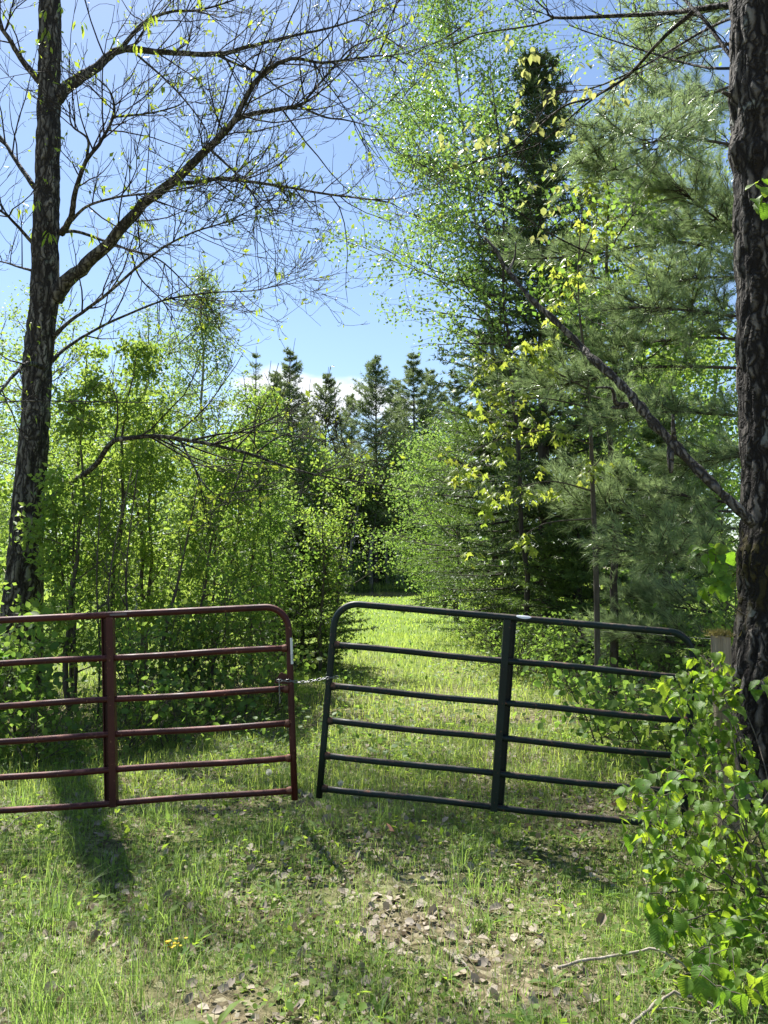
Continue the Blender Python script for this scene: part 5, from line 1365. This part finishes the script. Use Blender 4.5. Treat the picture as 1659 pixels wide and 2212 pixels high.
x, y, i, m_ = clumped(11000, 12, 2.2, 8.5, .045, .9, .13)
ch = rnd(.035, .12, m_)[i]
blades('grass', 'short green grass tufts scattered before and under the gates', x, y, ch * rnd(.6, 1.2, len(x)), rnd(.002, .0042, len(x)), M['grass'])
x, y, i, m_ = clumped(230, 30, 2.3, 6.5, .06, .9, .3)
ch = rnd(.12, .30, m_)[i]
blades('tall_grass', 'taller lush grass tussocks standing in the foreground', x, y, ch * rnd(.6, 1.15, len(x)), rnd(.0028, .005, len(x)), M['grass'], .75)
x, y = wedge(27000, 2.2, 9)
blades('dry_grass', 'pale dry grass lying among the green tufts', x, y, rnd(.02, .09, len(x)), rnd(.0015, .003, len(x)), M['dry_grass'], 1.6)
x, y = wedge(54000, 6.0, 21, 1.1)
blades('meadow_grass', 'sunlit meadow grass behind the gates', x, y, rnd(.05, .16, len(x)) * (1 + .5 * patch(x, y, .6, 2)), .0035 + .0004 * y, M['field_grass'], .8)
x, y = wedge(33000, 20, 54.5, 1.15, .6, 1)
blades('field_grass', 'bright mown field reaching back to the pond', x, y, rnd(.05, .16, len(x)), .008 + .0009 * y, M['field_grass'], .8)
x, y = wedge(13000, 42, 55, .8, .6, 1)
blades('weedy_bank', 'tall pale weeds along the near edge of the pond', x, y, rnd(.12, .42, len(x)) * (.5 + .7 * patch(x, y, .5, 1)) * np.clip((np.abs(x + .2) - 1.2) / 1.5, .12, 1.5), rnd(.03, .08, len(x)), M['field_grass'], .35)
x, y = wedge(9000, 76.5, 84, 1, .6, 1)
blades('bank_grass', 'rough grass on the far bank of the pond', x, y, rnd(.3, .9, len(x)), rnd(.05, .11, len(x)), M['field_grass'], .4)

# low ground cover leaves
def cover(name, label, n, y0, y1, s0, s1, zmax, tm, mat, pw=.9, thr=None):
    x, y = wedge(n, y0, y1, pw)
    if thr is not None:
        ok = patch(x, y, 1.1, 3.1) > thr; x, y = x[ok], y[ok]
    n = len(x); z = gh(x, y) + rng.random(n) ** 1.5 * zmax
    Rm = frames(unit(rand_dirs(n) * A([1, 1, .45])), unit(rand_dirs(n) * .55 + A([0, 0, 1.0])))
    b = MB(); b.batch(tm[0], tm[1], tm[2], np.stack([x, y, z], -1), Rm, rnd(s0, s1, n), rng.random(n))
    return stuff(tag(put(name, b.mesh(name, M[mat])), label, 'plants'))
cover('ground_cover', 'small round-leaved weeds carpeting the ground by the gates', 27000, 2.2, 8.5, .012, .036, .06, T_ROUND, 'cover_leaf', thr=.28)
cover('broad_weeds', 'scattered broad-leaved weeds and seedlings among the grass', 5200, 2.3, 8.0, .025, .06, .11, T_LEAF2, 'cover_leaf', thr=.42)
cover('undergrowth', 'leafy undergrowth beneath the thicket and trees behind the gates', 16000, 6.8, 16, .03, .075, .28, T_ROUND, 'bush_leaf', 1.0, .5)
# leaf litter: a carpet of small pieces and the bigger curled leaves one by one
x, y = wedge(30000, 2.3, 9, .9); ok = patch(x, y, .9, 5.2) + rnd(-.3, .3, len(x)) > .22; x, y = x[ok], y[ok]; n = len(x)
b = MB()
for k, cz in enumerate((.35, -.3, .15)):
    tv = T_ROUND[0] * A([1, 1, 1]) + np.stack([np.zeros(6), np.zeros(6), cz * (np.abs(T_ROUND[0][:, 0]) * 1.4 + (T_ROUND[0][:, 1] - .5) ** 2)], -1)
    s_ = slice(k, None, 3); xx, yy = x[s_], y[s_]; m_ = len(xx)
    b.batch(tv, T_ROUND[1], None, np.stack([xx, yy, gh(xx, yy) + rnd(-.004, .022, m_)], -1), frames(unit(rand_dirs(m_) * A([1, 1, .55])), unit(rand_dirs(m_) * .7 + A([0, 0, 1.0]))), rng.random(m_) ** 1.6 * .050 + .011, rng.random(m_))
stuff(tag(put('leaf_litter', b.mesh('leaf_litter', M['dead_leaf'])), 'crumbled grey-brown leaf litter strewn between the grass', 'leaf litter'))
DM = [tmpl_mesh(t_, 'dead_leaf', M['dead_leaf']) for t_ in DEAD]
x, y = wedge(280, 2.6, 6.2, .9, .48, .1)
for i in range(len(x)):
    o = bpy.data.objects.new('dead_leaf', DM[i % 5]); scene.collection.objects.link(o)
    s_ = rnd(.035, .075); o.location = (x[i], y[i], float(gh(x[i], y[i])) + .012); o.scale = (s_, s_, s_); o.rotation_euler = (rnd(-.5, .5), rnd(-.5, .5), rnd(0, 6.28))
    tag(o, 'curled pale brown dead leaf lying in the grass before the gates', 'leaf', 'dead leaves in the foreground grass')

def on_ground(u, v):
    d = CAM_Z * FPX / (v - HOR)
    x, y = (u - CX) / FPX * d, d
    return x, y, float(gh(x, y))
WM = [tmpl_mesh(t_, 'leaf', M['cover_leaf']) for t_ in WEED]
for k, (u, v, n, s_) in enumerate([(430, 2000, 7, .16), (240, 1900, 6, .13), (1290, 1900, 8, .17), (1330, 1870, 7, .16), (1050, 1960, 7, .13), (690, 1790, 8, .14), (610, 1900, 8, .13), (1180, 2080, 7, .13), (480, 2180, 6, .16), (820, 2130, 6, .13), (1130, 2160, 6, .14), (360, 1830, 7, .14), (700, 1850, 7, .14), (960, 2060, 6, .11), (90, 1980, 7, .14), (1240, 1790, 6, .14), (545, 1870, 6, .12), (1390, 2080, 6, .13)]):
    x, y, z = on_ground(u, v)
    th_ = thing('weed', 'green weed with long toothed leaves in the foreground grass', 'weed', (x, y, z), 'weeds in the foreground grass')
    pos, Rm, sc = [], [], []
    for j in range(n):
        a = j * 6.283 / n + rnd(-.3, .3); d = unit(A([math.cos(a), math.sin(a), rnd(.5, 1.6)]))
        pos.append(A([x, y, z])); Rm.append(frames(d[None], unit(A([-d[0] * d[2], -d[1] * d[2], 1.0]))[None])[0]); sc.append(s_ * rnd(.5, .95))
    leaf_objs(th_, WEED, M['cover_leaf'], A(pos), A(Rm), A(sc), meshes=WM)

# yellow flowers
x, y, z = on_ground(395, 2030)
fl = thing('flowering_weed', 'small plant with a cluster of yellow flowers in the grass', 'flower', (x, y, z))
petal = (A([(0, 0, 0), (.35, .5, .1), (.25, 1, .05), (-.25, 1, .05), (-.35, .5, .1)]), [(0, 1, 2), (0, 2, 3), (0, 3, 4)], None)
for k in range(13):
    c = A([x + rng.normal() * .022, y + rng.normal() * .02, z + .07 + rnd(0, .035)])
    b = MB(); b.tube([(x, y, z), (c + A([x, y, z])) / 2 + A([0, 0, .01]), c], [.0015, .0012, .001], 4); put('stalk', b.mesh('stalk', M['cover_leaf']), fl)
    a_ = np.arange(6) * 6.283 / 6; dd = unit(np.stack([np.cos(a_), np.sin(a_), np.full(6, .5)], -1)); b = MB()
    b.batch(*petal, np.repeat(c[None], 6, 0), frames(dd, np.repeat(A([[0, 0, 1.0]]), 6, 0)), np.full(6, .009), rng.random(6)); put('blossom', b.mesh('blossom', M['flower']), fl)
# dandelion clocks
for k, (u, v, lab) in enumerate([(736, 1692, 'dandelion clock standing beyond the bottom rail of the dark gate'), (581, 1668, 'dandelion clock seen between the lower rails of the red gate')]):
    c = P(u, v, 6.0); z = float(gh(c[0], c[1]))
    th_ = thing('dandelion_clock', lab, 'flower', (c[0], c[1], z))
    b = MB(); b.tube([(c[0] + .02, c[1], z), (c[0], c[1], (z + c[2]) / 2), c], .0022, 5); put('stalk', b.mesh('stalk', M['cover_leaf']), th_)
    n = 260; dd = rand_dirs(n); b = MB(); b.batch(*T_NEEDLE, np.repeat(c[None], n, 0), frames(dd, rand_dirs(n)), np.stack([np.full(n, .0012), np.full(n, .021), np.ones(n)], -1), rng.random(n))
    tipb = rand_dirs(n) * .021 + c
    b.batch(*T_NEEDLE, tipb, frames(rand_dirs(n), rand_dirs(n)), np.stack([np.full(n, .004), np.full(n, .006), np.ones(n)], -1), rng.random(n))
    stuff(put('seed_head', b.mesh('seed_head', M['seed']), th_))
# fallen sticks
def stick(label, uv, r, twigs=()):
    pts = []
    for (u, v, up_) in uv:
        x, y, z = on_ground(u, v); pts.append((x, y, z + up_))
    q = spline(pts, 26); q = q + rng.normal(size=q.shape) * .003
    th_ = thing('fallen_stick', label, 'stick', q[0])
    b = MB(); b.tube(q, np.linspace(r, r * .45, len(q)), 7); put('stick_body', b.mesh('stick_body', M['stick']), th_)
    for f in twigs:
        i = int(f * 24); q2 = shoot(q[i], side_dir(unit(q[i + 1] - q[i]), .8, .5) + A([0, 0, .15]), rnd(.12, .25), 5, .1, .15)
        b = MB(); b.tube(q2, np.linspace(r * .5, .0015, 5), 5); put('side_twig', b.mesh('side_twig', M['stick']), th_)
stick('long forked pale stick lying at the foot of the hazel shrub', [(1190, 2060, .03), (1300, 2052, .05), (1400, 2045, .06), (1460, 2075, .05), (1530, 2110, .04), (1550, 2140, .03)], .007, (.4, .7, .85))
stick('bleached crooked stick arching up from the grass in the corner', [(1300, 2205, .01), (1370, 2165, .05), (1420, 2140, .07), (1480, 2140, .06), (1540, 2150, .03)], .0075, (.3, .6))
stick('short broken stick poking out below the hazel leaves', [(1455, 2212, .02), (1500, 2180, .04), (1545, 2150, .03)], .006, (.5,))
stick('grey twig lying among dead leaves right of the middle', [(955, 2010, .01), (990, 2035, .02), (1012, 2050, .01)], .008)
stick('thin twig in the shaded grass under the red gate', [(20, 1800, .05), (60, 1778, .10), (110, 1764, .12), (150, 1770, .08)], .004)
b = MB(); b.add(DEAD[1][0], None, DEAD[1][2]); me = b.mesh('orange_leaf', plain('orange_leaf', (.42, .20, .12), .7, 0, 8, .2)); o = put('dead_leaf', me)
x, y, z = on_ground(852, 1796); o.location = (x, y, z + .06); o.scale = (.07, .07, .07); o.rotation_euler = (1.0, .2, 1.2)
tag(o, 'single orange-brown dead leaf standing in the grass below the dark gate', 'leaf')
